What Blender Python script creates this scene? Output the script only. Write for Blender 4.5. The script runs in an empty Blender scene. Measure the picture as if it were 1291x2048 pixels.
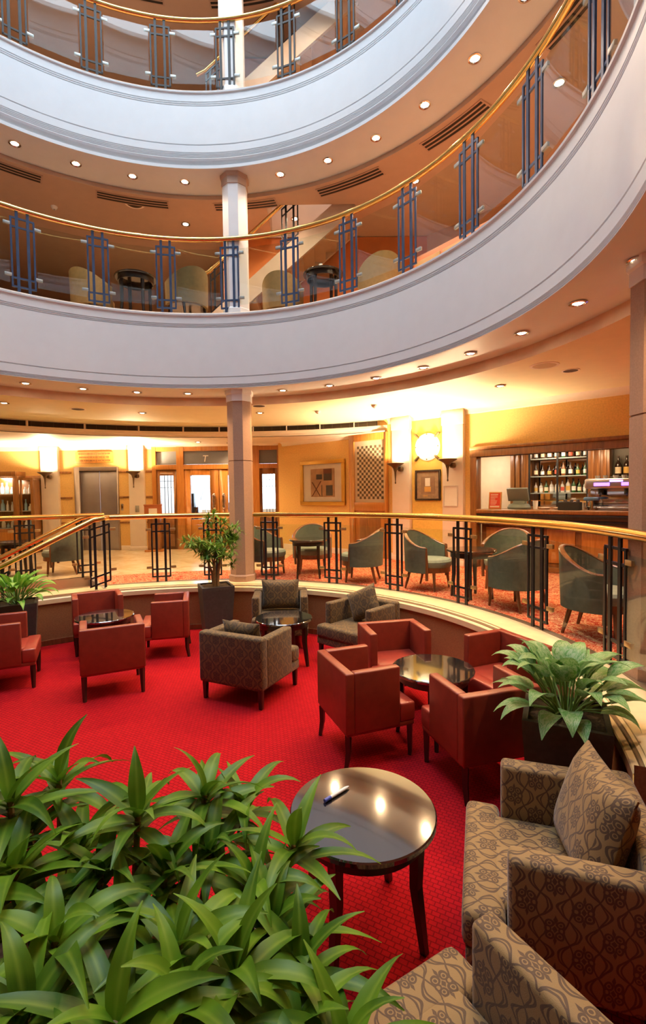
import bpy, bmesh, math, random
from math import sin, cos, pi, radians as rad, atan2, sqrt, hypot
from mathutils import Vector, Matrix
from mathutils.geometry import tessellate_polygon
random.seed(7)
SC = bpy.context.scene
COL = SC.collection
CX, CY = -1.732, 3.847            # centre of the round atrium
U = 0.70                          # upper ground floor (sunken lounge floor is 0)
L1, L2 = 4.92, 8.273              # floors of the two galleries

# ------------------------------------------------------------------ materials
class NT:
    def __init__(s, name):
        s.m = bpy.data.materials.new(name); s.m.use_nodes = True
        s.t = s.m.node_tree; s.b = s.t.nodes['Principled BSDF']
    def n(s, typ, **kw):
        x = s.t.nodes.new(typ)
        for k, v in kw.items():
            if k.startswith('i_'): x.inputs[k[2:].replace('_', ' ')].default_value = v
            else: setattr(x, k, v)
        return x
    def l(s, a, b): s.t.links.new(a, b)
    def math(s, op, a, b=None, c=None):
        x = s.n('ShaderNodeMath', operation=op)
        for i, v in enumerate((a, b, c)):
            if v is None: continue
            if isinstance(v, (int, float)): x.inputs[i].default_value = v
            else: s.l(v, x.inputs[i])
        return x.outputs[0]
    def coord(s, kind='Object', scale=(1, 1, 1), rot=(0, 0, 0)):
        tc = s.n('ShaderNodeTexCoord'); mp = s.n('ShaderNodeMapping')
        mp.inputs['Scale'].default_value = scale; mp.inputs['Rotation'].default_value = rot
        s.l(tc.outputs[kind], mp.inputs['Vector']); return mp.outputs[0]
    def noise(s, vec, scale, detail=3, rough=.5, dist=0):
        x = s.n('ShaderNodeTexNoise'); s.l(vec, x.inputs['Vector'])
        x.inputs['Scale'].default_value = scale; x.inputs['Detail'].default_value = detail
        x.inputs['Roughness'].default_value = rough; x.inputs['Distortion'].default_value = dist
        return x.outputs['Fac']
    def ramp(s, fac, stops):
        x = s.n('ShaderNodeValToRGB'); e = x.color_ramp.elements
        while len(e) < len(stops): e.new(.5)
        for i, (p, c) in enumerate(stops): e[i].position = p; e[i].color = (*c, 1)
        s.l(fac, x.inputs[0]); return x.outputs[0]
    def mix(s, fac, a, b):
        x = s.n('ShaderNodeMix', data_type='RGBA')
        if isinstance(fac, (int, float)): x.inputs[0].default_value = fac
        else: s.l(fac, x.inputs[0])
        for i, v in ((6, a), (7, b)):
            if isinstance(v, tuple): x.inputs[i].default_value = (*v, 1)
            else: s.l(v, x.inputs[i])
        return x.outputs[2]
    def bump(s, h, strength=.2, dist=.01):
        x = s.n('ShaderNodeBump'); x.inputs['Strength'].default_value = strength; x.inputs['Distance'].default_value = dist
        s.l(h, x.inputs['Height']); s.l(x.outputs[0], s.b.inputs['Normal'])
    def base(s, c):
        if isinstance(c, tuple): s.b.inputs['Base Color'].default_value = (*c, 1)
        else: s.l(c, s.b.inputs['Base Color'])

MATS = {}
def mat(name, col, rough=.5, metal=0, var=.06, vs=6, bump=0, bs=60, spec=.5, coat=0):
    """plain material with slight procedural mottling"""
    if name in MATS: return MATS[name]
    t = NT(name); v = t.coord('Object')
    f = t.noise(v, vs, 4)
    lo = tuple(max(0, c * (1 - var)) for c in col); hi = tuple(min(1, c * (1 + var)) for c in col)
    t.base(t.ramp(f, [(.3, lo), (.7, hi)]))
    t.b.inputs['Roughness'].default_value = rough; t.b.inputs['Metallic'].default_value = metal
    t.b.inputs['Specular IOR Level'].default_value = spec; t.b.inputs['Coat Weight'].default_value = coat
    t.b.inputs['Coat Roughness'].default_value = .08
    if bump: t.bump(t.noise(v, bs, 3), bump, .004)
    MATS[name] = t.m; return t.m
def wood(name, dark, light, rough=.35, scale=1, axis='Z', coat=.3):
    if name in MATS: return MATS[name]
    t = NT(name)
    sc = {'Z': (9, 9, .8), 'X': (.8, 9, 9)}[axis]
    v = t.coord('Object', tuple(x * scale for x in sc))
    f = t.noise(v, 2.2, 6, .6, 1.2)
    t.base(t.ramp(f, [(.3, dark), (.7, light)]))
    t.b.inputs['Roughness'].default_value = rough; t.b.inputs['Coat Weight'].default_value = coat; t.b.inputs['Coat Roughness'].default_value = .15
    MATS[name] = t.m; return t.m
def emit(name, col, strength):
    if name in MATS: return MATS[name]
    t = NT(name); t.base(col)
    t.b.inputs['Emission Color'].default_value = (*col, 1); t.b.inputs['Emission Strength'].default_value = strength
    MATS[name] = t.m; return t.m
def glass(name, tint=(.93, .97, .96), refl=1.0):
    """thin sheet glass: fresnel mirror over a clear tinted pane"""
    if name in MATS: return MATS[name]
    t = NT(name); t.t.nodes.remove(t.b)
    out = t.t.nodes['Material Output']
    tr = t.n('ShaderNodeBsdfTransparent'); tr.inputs[0].default_value = (*tint, 1)
    gl = t.n('ShaderNodeBsdfGlossy'); gl.inputs['Roughness'].default_value = .0
    ge = t.n('ShaderNodeNewGeometry'); dp = t.n('ShaderNodeVectorMath', operation='DOT_PRODUCT'); t.l(ge.outputs['Normal'], dp.inputs[0]); t.l(ge.outputs['Incoming'], dp.inputs[1])
    gz = t.math('POWER', t.math('SUBTRACT', 1, t.math('ABSOLUTE', dp.outputs['Value'])), 5)
    mx = t.n('ShaderNodeMixShader'); t.l(t.math('MULTIPLY', t.math('MULTIPLY_ADD', gz, .96, .04), refl), mx.inputs[0]); t.l(tr.outputs[0], mx.inputs[1]); t.l(gl.outputs[0], mx.inputs[2])
    t.l(mx.outputs[0], out.inputs['Surface'])
    MATS[name] = t.m; return t.m

WHITE = mat('balcony_white_paint', (.78, .825, .85), .45, var=.015)
TAN = mat('tan_edge_paint', (.55, .44, .36), .5)
CEIL0 = mat('ceiling_cream_paint', (.88, .80, .52), .6, var=.02)
CEIL1 = mat('gallery_ceiling_warm_lit_tone', (.56, .385, .28), .6, var=.03)  # warm dim lamplight put into the base colour of off-white paint
CORN = mat('cornice_cream', (.90, .80, .68), .5, var=.02)
YEL = mat('yellow_ochre_wallpaper', (.80, .51, .17), .7, var=.10, vs=40, bump=.15, bs=120)
YELB = mat('deep_yellow_wallpaper', (.80, .54, .12), .7, var=.06, vs=30)
PILW = mat('pilaster_cream_paint', (.86, .76, .66), .5, var=.02)
BROWNW = mat('sunken_wall_brown_fabric', (.28, .125, .045), .75, var=.15, vs=70, bump=.2)
LEDGE = mat('polished_cream_stone', (.84, .66, .38), .25, var=.05, vs=9)
GROOVE = mat('ledge_groove_bronze', (.22, .14, .07), .5)
BRASS = mat('polished_brass', (.86, .54, .17), .16, 1, var=.06, vs=12)
DARKM = mat('dark_bronze_steel', (.035, .033, .036), .30, .55, var=.2)
SKYM = mat('sky_tinted_dark_steel', (.065, .10, .185), .30, .5, var=.15)  # blue of the reflected sky put into the dark steel colour
CLIPM = mat('satin_steel_clip', (.40, .40, .37), .4, .5)
CLIPB = mat('brass_clip', (.62, .44, .20), .35, .8)
COLM = mat('column_taupe_fabric', (.43, .265, .18), .65, var=.10, vs=90, bump=.1)
COLW = mat('column_white_paint', (.90, .88, .86), .5, var=.02)
LEATH = mat('red_leather', (.25, .040, .022), .36, var=.12, vs=14, bump=.08, bs=160)
LEATHS = mat('red_leather_seat', (.30, .040, .025), .34, var=.12, vs=14, bump=.08, bs=160)
DKWOOD = wood('dark_stained_wood', (.012, .007, .005), (.035, .018, .012), .28)
MAHO = wood('mahogany_wood', (.12, .035, .012), (.24, .085, .03), .3)
OAK = wood('honey_oak_wood', (.36, .13, .022), (.52, .22, .05), .32)
OAKD = wood('brown_oak_wood', (.16, .062, .016), (.30, .125, .035), .32)
BLKTOP = mat('black_glass_top', (.012, .011, .012), .04, 0, var=.1, spec=1.0, coat=1); BLKTOP.node_tree.nodes['Principled BSDF'].inputs['IOR'].default_value = 1.8; BLKTOP.node_tree.nodes['Principled BSDF'].inputs['Coat IOR'].default_value = 1.8
TEAL = mat('grey_green_velvet', (.105, .125, .105), .8, var=.12, vs=20, bump=.1)
TEALS = mat('pale_grey_green_velvet', (.21, .24, .205), .8, var=.12, vs=20, bump=.1)
BEIGE = mat('mustard_beige_fabric', (.26, .165, .055), .8, var=.10, vs=20)
PLANTER = mat('charcoal_planter', (.055, .052, .048), .55, var=.15, vs=30)
SOIL = mat('potting_soil', (.055, .035, .02), .95, var=.5, vs=60, bump=.6, bs=90)
STEM = mat('woody_stem', (.30, .20, .10), .8, var=.25, vs=40)
STEEL = mat('brushed_lift_steel', (.36, .33, .34), .34, .75, var=.08, vs=3)
BRONZE = mat('dark_bronze', (.13, .085, .045), .4, .7)
BLACK = mat('black_plastic', (.02, .02, .02), .4)
SLOTM = mat('vent_dark_slot', (.055, .035, .022), .7)
PAPER = mat('white_paper', (.88, .85, .78), .7, var=.02)
CHROME = mat('chrome', (.75, .75, .76), .12, 1)
PORC = mat('white_porcelain', (.9, .89, .86), .2)
GLASS = glass('balustrade_glass', (.93, .97, .955), 1.0)
GLASSW = glass('window_glass', (.97, .98, .98), .8)
LAMPON = emit('lamp_glow', (1, .80, .50), 55)
GLOW = emit('wall_light_glow', (1, .88, .60), 7)

def carpet_red():
    t = NT('red_houndstooth_carpet'); v = t.coord('Object', rot=(0, 0, .5))
    br = t.n('ShaderNodeTexBrick'); t.l(v, br.inputs['Vector'])
    br.inputs['Scale'].default_value = 15; br.inputs['Color1'].default_value = (.50, .006, .012, 1); br.inputs['Color2'].default_value = (.42, .005, .010, 1)
    br.inputs['Mortar'].default_value = (.19, .002, .006, 1); br.inputs['Mortar Size'].default_value = .06; br.inputs['Mortar Smooth'].default_value = .7
    br.inputs['Brick Width'].default_value = .62; br.inputs['Row Height'].default_value = .42
    f = t.noise(v, 42, 3, .6)
    c = t.mix(t.math('MULTIPLY', f, .5), br.outputs['Color'], (.24, .002, .006))
    t.base(c); t.b.inputs['Roughness'].default_value = .95; t.b.inputs['Specular IOR Level'].default_value = .15
    t.bump(t.noise(v, 220, 2), .4, .004); return t.m
def carpet_pattern():
    t = NT('red_cream_scroll_carpet'); v = t.coord('Object')
    f = t.noise(v, 9, 2, .5, 2.5)
    w = t.math('PINGPONG', t.math('MULTIPLY', f, 5.0), 1)
    g = t.noise(v, 26, 2, .5, 1.5)
    c = t.ramp(t.math('ADD', t.math('MULTIPLY', w, .65), t.math('MULTIPLY', g, .45)), [(.36, (.44, .040, .022)), (.47, (.62, .17, .07)), (.57, (.80, .60, .36)), (.72, (.56, .10, .045))])
    t.base(c); t.b.inputs['Roughness'].default_value = .95; t.b.inputs['Specular IOR Level'].default_value = .15
    return t.m
def marble():
    t = NT('cream_marble_tiles'); v = t.coord('Object', rot=(0, 0, .72))
    br = t.n('ShaderNodeTexBrick'); t.l(v, br.inputs['Vector']); br.offset = 0
    br.inputs['Scale'].default_value = 1.6; br.inputs['Brick Width'].default_value = 1; br.inputs['Row Height'].default_value = 1
    br.inputs['Mortar Size'].default_value = .006; br.inputs['Mortar'].default_value = (.45, .34, .2, 1)
    f = t.noise(v, 2.2, 7, .62, 1.6)
    c = t.ramp(f, [(.3, (.62, .47, .27)), (.5, (.76, .63, .42)), (.7, (.82, .72, .52))])
    t.l(c, br.inputs['Color1']); t.l(c, br.inputs['Color2'])
    t.base(br.outputs['Color']); t.b.inputs['Roughness'].default_value = .22; return t.m
def damask(name, ground, figure):
    """ogee lattice with scroll motifs, in metres on the UVs"""
    t = NT(name); tc = t.n('ShaderNodeTexCoord'); sp = t.n('ShaderNodeSeparateXYZ'); M = t.math
    nv = t.n('ShaderNodeTexNoise'); t.l(tc.outputs['UV'], nv.inputs['Vector']); nv.inputs['Scale'].default_value = 16; nv.inputs['Detail'].default_value = 1
    va = t.n('ShaderNodeVectorMath', operation='MULTIPLY_ADD'); t.l(nv.outputs['Color'], va.inputs[0]); va.inputs[1].default_value = (.022, .022, 0); t.l(tc.outputs['UV'], va.inputs[2])
    t.l(va.outputs[0], sp.inputs[0])
    u = M('MULTIPLY', sp.outputs[0], 1 / .098); v = M('MULTIPLY', sp.outputs[1], 1 / .185)
    tt = M('SUBTRACT', M('PINGPONG', M('ADD', u, 20.5), 1), .5)
    cs = M('MULTIPLY', M('COSINE', M('MULTIPLY', v, 2 * pi)), .40)
    d = M('ABSOLUTE', M('SUBTRACT', tt, cs))
    l1 = M('LESS_THAN', d, .05)
    d2 = M('ABSOLUTE', M('SUBTRACT', tt, M('MULTIPLY', cs, .62)))
    d3 = M('ABSOLUTE', M('ADD', tt, M('MULTIPLY', cs, .45)))
    l1b = M('MAXIMUM', M('LESS_THAN', d2, .036), M('LESS_THAN', d3, .034))
    def motif(tc_, vc):
        du = M('ABSOLUTE', M('SUBTRACT', tt, tc_))
        dv0 = M('MULTIPLY', M('SUBTRACT', M('FRACT', M('ADD', v, .5 - vc + 10)), .5), 1.75); dv = M('ABSOLUTE', dv0)
        def dist(x, y):
            p, q = M('SUBTRACT', du, x), M('SUBTRACT', dv, y); return M('SQRT', M('ADD', M('MULTIPLY', p, p), M('MULTIPLY', q, q)))
        r1 = dist(.17, .22); ring = M('LESS_THAN', M('ABSOLUTE', M('SUBTRACT', r1, .125)), .036); dot = M('LESS_THAN', r1, .055)
        r2 = dist(.24, .0); ring2 = M('LESS_THAN', M('ABSOLUTE', M('SUBTRACT', r2, .10)), .032)
        bud = M('LESS_THAN', M('ADD', M('MULTIPLY', du, 2.6), M('ABSOLUTE', M('SUBTRACT', dv, .40))), .17)
        mid = M('LESS_THAN', M('ADD', M('MULTIPLY', du, 1.4), dv), .13)
        return M('MAXIMUM', M('MAXIMUM', M('MAXIMUM', ring, dot), M('MAXIMUM', bud, mid)), ring2)
    m1 = motif(.5, .5); m2 = motif(-.5, 0.0)
    inside = M('GREATER_THAN', d, .075)
    f = M('MAXIMUM', M('MAXIMUM', l1, l1b), M('MULTIPLY', M('MAXIMUM', m1, m2), inside))
    f = M('MULTIPLY', f, .92); f.node.use_clamp = True
    t.base(t.mix(f, ground, figure)); t.b.inputs['Roughness'].default_value = .72
    t.b.inputs['Sheen Weight'].default_value = .2
    fn = t.n('ShaderNodeTexNoise'); t.l(tc.outputs['UV'], fn.inputs['Vector']); fn.inputs['Scale'].default_value = 260
    t.bump(fn.outputs['Fac'], .25, .003)
    return t.m
def leaf_mat(name, dark, light, rib, varieg=None):
    t = NT(name); tc = t.n('ShaderNodeTexCoord'); sp = t.n('ShaderNodeSeparateXYZ'); t.l(tc.outputs['UV'], sp.inputs[0]); M = t.math
    c = M('ABSOLUTE', M('SUBTRACT', sp.outputs[0], .5))
    ov = t.coord('Object'); f = t.noise(ov, 7, 2)
    col = t.mix(t.ramp(f, [(.35, (0, 0, 0)), (.65, (1, 1, 1))]), dark, light)
    st = t.noise(t.coord('UV', (34, 1.5, 1)), 1.0, 2)
    col = t.mix(M('MULTIPLY', st, .35), col, light)
    if varieg:
        vn = t.noise(t.coord('UV', (7, 5, 1)), 1.6, 4, .65, 1.2)
        k = t.ramp(vn, [(.44, (0, 0, 0)), (.56, (1, 1, 1))])
        col = t.mix(M('MULTIPLY', k, .75), col, varieg)
    ribf = t.ramp(c, [(.0, (1, 1, 1)), (.16, (0, 0, 0))])
    col = t.mix(M('MULTIPLY', ribf, .45), col, rib)
    t.base(col); t.b.inputs['Roughness'].default_value = .42; t.b.inputs['Specular IOR Level'].default_value = .32
    tl = t.n('ShaderNodeBsdfTranslucent'); t.l(col, tl.inputs[0]); ms = t.n('ShaderNodeMixShader'); ms.inputs[0].default_value = .22
    out = t.t.nodes['Material Output']; t.l(t.b.outputs[0], ms.inputs[1]); t.l(tl.outputs[0], ms.inputs[2]); t.l(ms.outputs[0], out.inputs['Surface'])
    return t.m
REDC = carpet_red(); PATC = carpet_pattern(); MARB = marble()
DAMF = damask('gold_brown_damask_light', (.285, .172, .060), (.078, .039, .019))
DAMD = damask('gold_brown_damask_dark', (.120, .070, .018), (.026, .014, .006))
LEAF = leaf_mat('strap_leaf_green', (.032, .105, .005), (.165, .315, .016), (.29, .42, .04))
LEAFV = leaf_mat('silver_variegated_leaf', (.05, .20, .035), (.14, .34, .06), (.30, .46, .18), (.36, .48, .25))
LEAFS = leaf_mat('small_tree_leaf', (.05, .15, .015), (.17, .32, .035), (.25, .38, .08))
LEAFT = leaf_mat('bright_broad_leaf', (.06, .24, .025), (.20, .46, .05), (.5, .6, .2))

# ------------------------------------------------------------------ mesh helpers
class B:
    def __init__(s): s.bm = bmesh.new(); s.uvl = None
    def quad(s, *p):
        return s.bm.faces.new([s.bm.verts.new(Vector(q)) for q in p])
    def box(s, x0, y0, z0, x1, y1, z1, taper=0, sh=None):
        t = taper; k = sh or (lambda x, y: 0)
        P = [(x0 + t, y0 + t, z0), (x1 - t, y0 + t, z0), (x1 - t, y1 - t, z0), (x0 + t, y1 - t, z0), (x0, y0, z1), (x1, y0, z1), (x1, y1, z1), (x0, y1, z1)]
        v = [s.bm.verts.new((p[0], p[1], p[2] + k(p[0], p[1]))) for p in P]
        for f in ((3, 2, 1, 0), (4, 5, 6, 7), (0, 1, 5, 4), (1, 2, 6, 5), (2, 3, 7, 6), (3, 0, 4, 7)): s.bm.faces.new([v[i] for i in f])
        return s
    def lathe(s, prof, n=24, c=(0, 0), a0=0):
        rows = []
        for r, z in prof:
            if r < 1e-6: rows.append([s.bm.verts.new((c[0], c[1], z))])
            else: rows.append([s.bm.verts.new((c[0] + r * cos(a0 + 2 * pi * i / n), c[1] + r * sin(a0 + 2 * pi * i / n), z)) for i in range(n)])
        for A, C in zip(rows, rows[1:]):
            for i in range(n):
                j = (i + 1) % n
                q = ([A[0]] if len(A) == 1 else [A[i], A[j]]) + ([C[0]] if len(C) == 1 else [C[j], C[i]])
                if len(q) > 2: s.bm.faces.new(q)
        return s
    def cyl(s, x, y, z0, z1, r0, r1=None, n=16, a0=0):
        r1 = r0 if r1 is None else r1
        return s.lathe([(0, z0), (r0, z0), (r1, z1), (0, z1)], n, (x, y), a0)
    def tube(s, pts, r, n=8, closed=False, rs=None, flat=1.0):
        pts = [Vector(p) for p in pts]; m = len(pts); rows = []
        for i, p in enumerate(pts):
            a = pts[i - 1] if (i or closed) else p; b = pts[(i + 1) % m] if (i < m - 1 or closed) else p
            d = (b - a).normalized(); up = Vector((0, 0, 1)) if abs(d.z) < .95 else Vector((1, 0, 0))
            e = d.cross(up).normalized(); g = e.cross(d).normalized(); q = rs[i] if rs else r
            rows.append([s.bm.verts.new(p + e * q * cos(2 * pi * k / n) + g * q * flat * sin(2 * pi * k / n)) for k in range(n)])
        for i in range(m if closed else m - 1):
            A, C = rows[i], rows[(i + 1) % m]
            for k in range(n): s.bm.faces.new((A[k], A[(k + 1) % n], C[(k + 1) % n], C[k]))
        if not closed: s.bm.faces.new(rows[0]); s.bm.faces.new(rows[-1][::-1])
        return s
    def bar(s, a, b, w, t=None):
        """square bar between two points, section w x t"""
        a, b = Vector(a), Vector(b); t = t or w; d = (b - a).normalized()
        e = d.cross(Vector((0, 0, 1)) if abs(d.z) < .95 else Vector((0, 1, 0))).normalized(); g = d.cross(e)
        R = []
        for p in (a, b): R.append([s.bm.verts.new(p + e * x * w / 2 + g * y * t / 2) for x, y in ((-1, -1), (1, -1), (1, 1), (-1, 1))])
        for k in range(4): s.bm.faces.new((R[0][k], R[0][(k + 1) % 4], R[1][(k + 1) % 4], R[1][k]))
        s.bm.faces.new(R[0][::-1]); s.bm.faces.new(R[1]); return s
    def prism(s, outline, z0, z1):
        lo = [s.bm.verts.new((x, y, z0)) for x, y in outline]; hi = [s.bm.verts.new((x, y, z1)) for x, y in outline]
        n = len(lo)
        for i in range(n): s.bm.faces.new((lo[i], lo[(i + 1) % n], hi[(i + 1) % n], hi[i]))
        s.bm.faces.new(lo[::-1]); s.bm.faces.new(hi); return s
    def ball(s, c, rx, ry=None, rz=None, n=12, m=8):
        ry = ry or rx; rz = rz or rx
        rows = [[s.bm.verts.new((c[0], c[1], c[2] - rz))]]
        for j in range(1, m):
            a = -pi / 2 + pi * j / m
            rows.append([s.bm.verts.new((c[0] + rx * cos(a) * cos(2 * pi * i / n), c[1] + ry * cos(a) * sin(2 * pi * i / n), c[2] + rz * sin(a))) for i in range(n)])
        rows.append([s.bm.verts.new((c[0], c[1], c[2] + rz))])
        for A, C in zip(rows, rows[1:]):
            for i in range(n):
                j = (i + 1) % n
                q = ([A[0]] if len(A) == 1 else [A[i], A[j]]) + ([C[0]] if len(C) == 1 else [C[j], C[i]])
                if len(q) > 2: s.bm.faces.new(q)
        return s
    def ring(s, prof, a0=0, a1=360, n=180, c=(CX, CY)):
        full = a1 - a0 >= 359.9; m = n if full else n + 1
        rows = []
        for r, z in prof:
            rows.append([s.bm.verts.new((c[0] + r * cos(rad(a0 + (a1 - a0) * i / n)), c[1] + r * sin(rad(a0 + (a1 - a0) * i / n)), z)) for i in range(m)])
        for A, C in zip(rows, rows[1:]):
            for i in range(n):
                j = (i + 1) % m
                s.bm.faces.new((A[i], A[j], C[j], C[i]))
        return s
    def flat(s, loops, z, up=True):
        vs = [[Vector((x, y, z)) for x, y in lp] for lp in loops]
        allv = [s.bm.verts.new(v) for lp in vs for v in lp]
        for tri in tessellate_polygon(vs):
            try: f = s.bm.faces.new([allv[i] for i in tri])
            except ValueError: continue
            f.normal_update()
            if (f.normal.z > 0) != up: f.normal_flip()
        return s
    def leaf(s, base, az, el, L, W, arch, n=6, twist=0, fold=.25, tipp=1.0, wpow=.75):
        """one strap leaf arching from base: two strips either side of the rib, own UVs"""
        if s.uvl is None: s.uvl = s.bm.loops.layers.uv.new('UVMap')
        p = Vector(base); e = el; side = Vector((-sin(az), cos(az), 0)); rows = []
        for i in range(n + 1):
            t = i / n
            w = W * (sin(pi * min(1, (t * .95 + .05) ** wpow)) ** 1.05) * .5 + .0015
            d = Vector((cos(az) * cos(e), sin(az) * cos(e), sin(e))); nrm = side.cross(d) * -1
            tw = twist * t; sd = (side * cos(tw) + nrm * sin(tw))
            up = nrm * cos(tw) - side * sin(tw)
            rows.append((s.bm.verts.new(p - sd * w + up * w * fold), s.bm.verts.new(p), s.bm.verts.new(p + sd * w + up * w * fold)))
            p = p + d * (L / n); e -= arch / n * (0.5 + t)
        for i in range(n):
            for k in (0, 1):
                f = s.bm.faces.new((rows[i][k], rows[i][k + 1], rows[i + 1][k + 1], rows[i + 1][k]))
                for lp, (a, b) in zip(f.loops, ((k * .5, i / n), (k * .5 + .5, i / n), (k * .5 + .5, (i + 1) / n), (k * .5, (i + 1) / n))): lp[s.uvl].uv = (a, b)
                f.smooth = True
        return s
    def done(s, name, m, parent=None, bevel=0, seg=2, smooth=True, ang=38):
        bm = s.bm
        if s.uvl is None:
            bmesh.ops.remove_doubles(bm, verts=bm.verts, dist=1e-5)
            bmesh.ops.recalc_face_normals(bm, faces=bm.faces)
            if bevel:
                ed = [e for e in bm.edges if len(e.link_faces) == 2 and e.calc_face_angle(0) > .5]
                if ed: bmesh.ops.bevel(bm, geom=ed, offset=bevel, segments=seg, profile=.5, affect='EDGES', clamp_overlap=True)
            uv = bm.loops.layers.uv.new('UVMap')
            for f in bm.faces:
                a = [abs(c) for c in f.normal]
                for lp in f.loops:
                    x, y, z = lp.vert.co
                    lp[uv].uv = (x, y) if a[2] >= max(a[0], a[1]) else ((y, z) if a[0] > a[1] else (x, z))
        me = bpy.data.meshes.new(name); bm.to_mesh(me); bm.free()
        me.materials.append(m)
        if smooth:
            me.shade_smooth()
            if s.uvl is None: me.set_sharp_from_angle(angle=rad(ang))
        o = bpy.data.objects.new(name, me); COL.objects.link(o)
        if parent is not None: o.parent = parent
        return o

def thing(name, label, cat, loc=(0, 0, 0), rz=0, group=None):
    o = bpy.data.objects.new(name, None); COL.objects.link(o); o.empty_display_size = .1
    o.location = loc; o.rotation_euler = (0, 0, rz); o['label'] = label; o['category'] = cat
    if group: o['group'] = group
    return o
def tag(o, label, cat, group=None, kind=None):
    o['label'] = label; o['category'] = cat
    if group: o['group'] = group
    if kind: o['kind'] = kind
    return o
def struct(o, label=None):
    o['kind'] = 'structure'
    if label: o['label'] = label
    return o
def dup(root, loc, rz, label, group=None):
    r = root.copy(); COL.objects.link(r); r.location = loc; r.rotation_euler = (0, 0, rz); r['label'] = label
    if group: r['group'] = group
    def kids(a, b):
        for ch in list(a.children):
            c = ch.copy(); COL.objects.link(c); c.parent = b; kids(ch, c)
    kids(root, r); return r
def head(f): return atan2(-f[0], f[1])          # rotation that turns local +Y to direction f
def lamp(kind, name, loc, power, col, parent=None, size=.04, spot=None, blend=.6, rot=None):
    d = bpy.data.lights.new(name, kind); d.energy = power; d.color = col
    if kind == 'AREA': d.size = size
    else: d.shadow_soft_size = size
    if spot: d.spot_size = rad(spot); d.spot_blend = blend
    o = bpy.data.objects.new(name, d); COL.objects.link(o); o.location = loc
    if rot: o.rotation_euler = rot
    if parent is not None: o.parent = parent
    return o
def on_circle(a, r): return CX + r * cos(rad(a)), CY + r * sin(rad(a))
def circ(r, n=96, a0=0, a1=360):
    if a1 - a0 >= 359.9: return [on_circle(a0 + 360 * i / n, r) for i in range(n)]
    return [on_circle(a0 + (a1 - a0) * i / n, r) for i in range(n + 1)]
WARM = (1.0, .62, .30); COOL = (1.0, .70, .47)
ORD = 'first second third fourth fifth sixth seventh eighth ninth tenth eleventh twelfth thirteenth fourteenth fifteenth sixteenth'.split()

# ------------------------------------------------------------------ frames of the two visible walls
A0 = Vector((-1.0, 12.2)); DD = Vector((.7485, -.6632)); NN = Vector((-.6632, -.7485)); RZD = atan2(DD.y, DD.x)
def W(s, off=0, z=0): p = A0 + DD * s + NN * off; return (p.x, p.y, z)      # off > 0 comes into the room
YB = 12.4
PERIM = [(-9.6, YB), (-1.13, YB), W(0)[:2], W(9.6)[:2], (8.6, -1.0), (5.5, -4.5), (-8.5, -4.5), (-10.5, 2.0)]

# ------------------------------------------------------------------ shell: floors
b = B(); b.lathe([(0, 0), (3.66, 0)], 120, (CX, CY))
st_c = [(-3.32, 7.23), (-4.08, 8.35)]; sd = Vector((-.83, -.56)).normalized()
land0 = [(-3.25, 7.15), (-6.25, 5.15), (-7.1, 6.4), (-4.1, 8.45)]
b.prism(land0, -.02, 0.0)
struct(b.done('floor', REDC), 'red carpet of the sunken lounge')
top = st_c; bot = [(p[0] + sd.x * 1.5, p[1] + sd.y * 1.5) for p in st_c]
far = [(p[0] + sd.x * 3.4, p[1] + sd.y * 3.4) for p in st_c]
hole = [top[0], top[1], far[1], far[0]]
# upper carpet: ring zone plus all of the bar side; marble lobby at the back left
ARC = circ(5.0, 40, 82, 132)
carpet_outer = ARC[::-1] + [PERIM[2], W(9.6)[:2], (8.6, -1.0), (5.5, -4.5), (-8.5, -4.5), (-10.5, 2.0)]
carpet_outer = [on_circle(132, 5.0)] + ARC[::-1][1:] + [(-.95, 12.2), W(9.6)[:2], (8.6, -1.0), (5.5, -4.5), (-8.5, -4.5), (-10.5, 2.0), (-10.2, 6.5)]
# the stairwell cuts both, so build floor cells on a fine polar grid and drop cells in the well
def in_hole(x, y):
    for i in range(4):
        (ax, ay), (bx, by) = hole[i], hole[(i + 1) % 4]
        if (bx - ax) * (y - ay) - (by - ay) * (x - ax) < 0: return False
    return True
def clip_half(poly, p, n):
    out = []
    for i in range(len(poly)):
        a, c = poly[i], poly[(i + 1) % len(poly)]
        da = (a[0] - p[0]) * n[0] + (a[1] - p[1]) * n[1]; dc = (c[0] - p[0]) * n[0] + (c[1] - p[1]) * n[1]
        if da >= 0: out.append(a)
        if (da >= 0) != (dc >= 0):
            t = da / (da - dc); out.append((a[0] + t * (c[0] - a[0]), a[1] + t * (c[1] - a[1])))
    return out
hp = hole if in_hole(*(Vector(hole[0]) * .5 + Vector(hole[2]) * .5)) else hole[::-1]
hole = hp
def minus_hole(poly):
    """convex cell minus the convex stairwell -> convex pieces"""
    res, cur = [], poly
    for i in range(4):
        (ax, ay), (bx, by) = hole[i], hole[(i + 1) % 4]
        n = (-(by - ay), bx - ax)
        outp = clip_half(cur, (ax, ay), (-n[0], -n[1]))
        if len(outp) > 2: res.append(outp)
        cur = clip_half(cur, (ax, ay), n)
        if len(cur) < 3: break
    return res
def floor_cells(name, m, r0, r1, a0, a1, na, label):
    b = B()
    for i in range(na):
        aa, ab = a0 + (a1 - a0) * i / na, a0 + (a1 - a0) * (i + 1) / na
        cell = [on_circle(aa, r0), on_circle(aa, r1), on_circle(ab, r1), on_circle(ab, r0)]
        for pc in minus_hole(cell):
            f = b.bm.faces.new([b.bm.verts.new((x, y, U)) for x, y in pc]); f.normal_update()
            if f.normal.z < 0: f.normal_flip()
    return struct(b.done(name, m, smooth=False), label)
floor_cells('floor_carpet', PATC, 4.03, 5.0, 82, 200, 48, 'red and cream patterned carpet around the balustrade')
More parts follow.
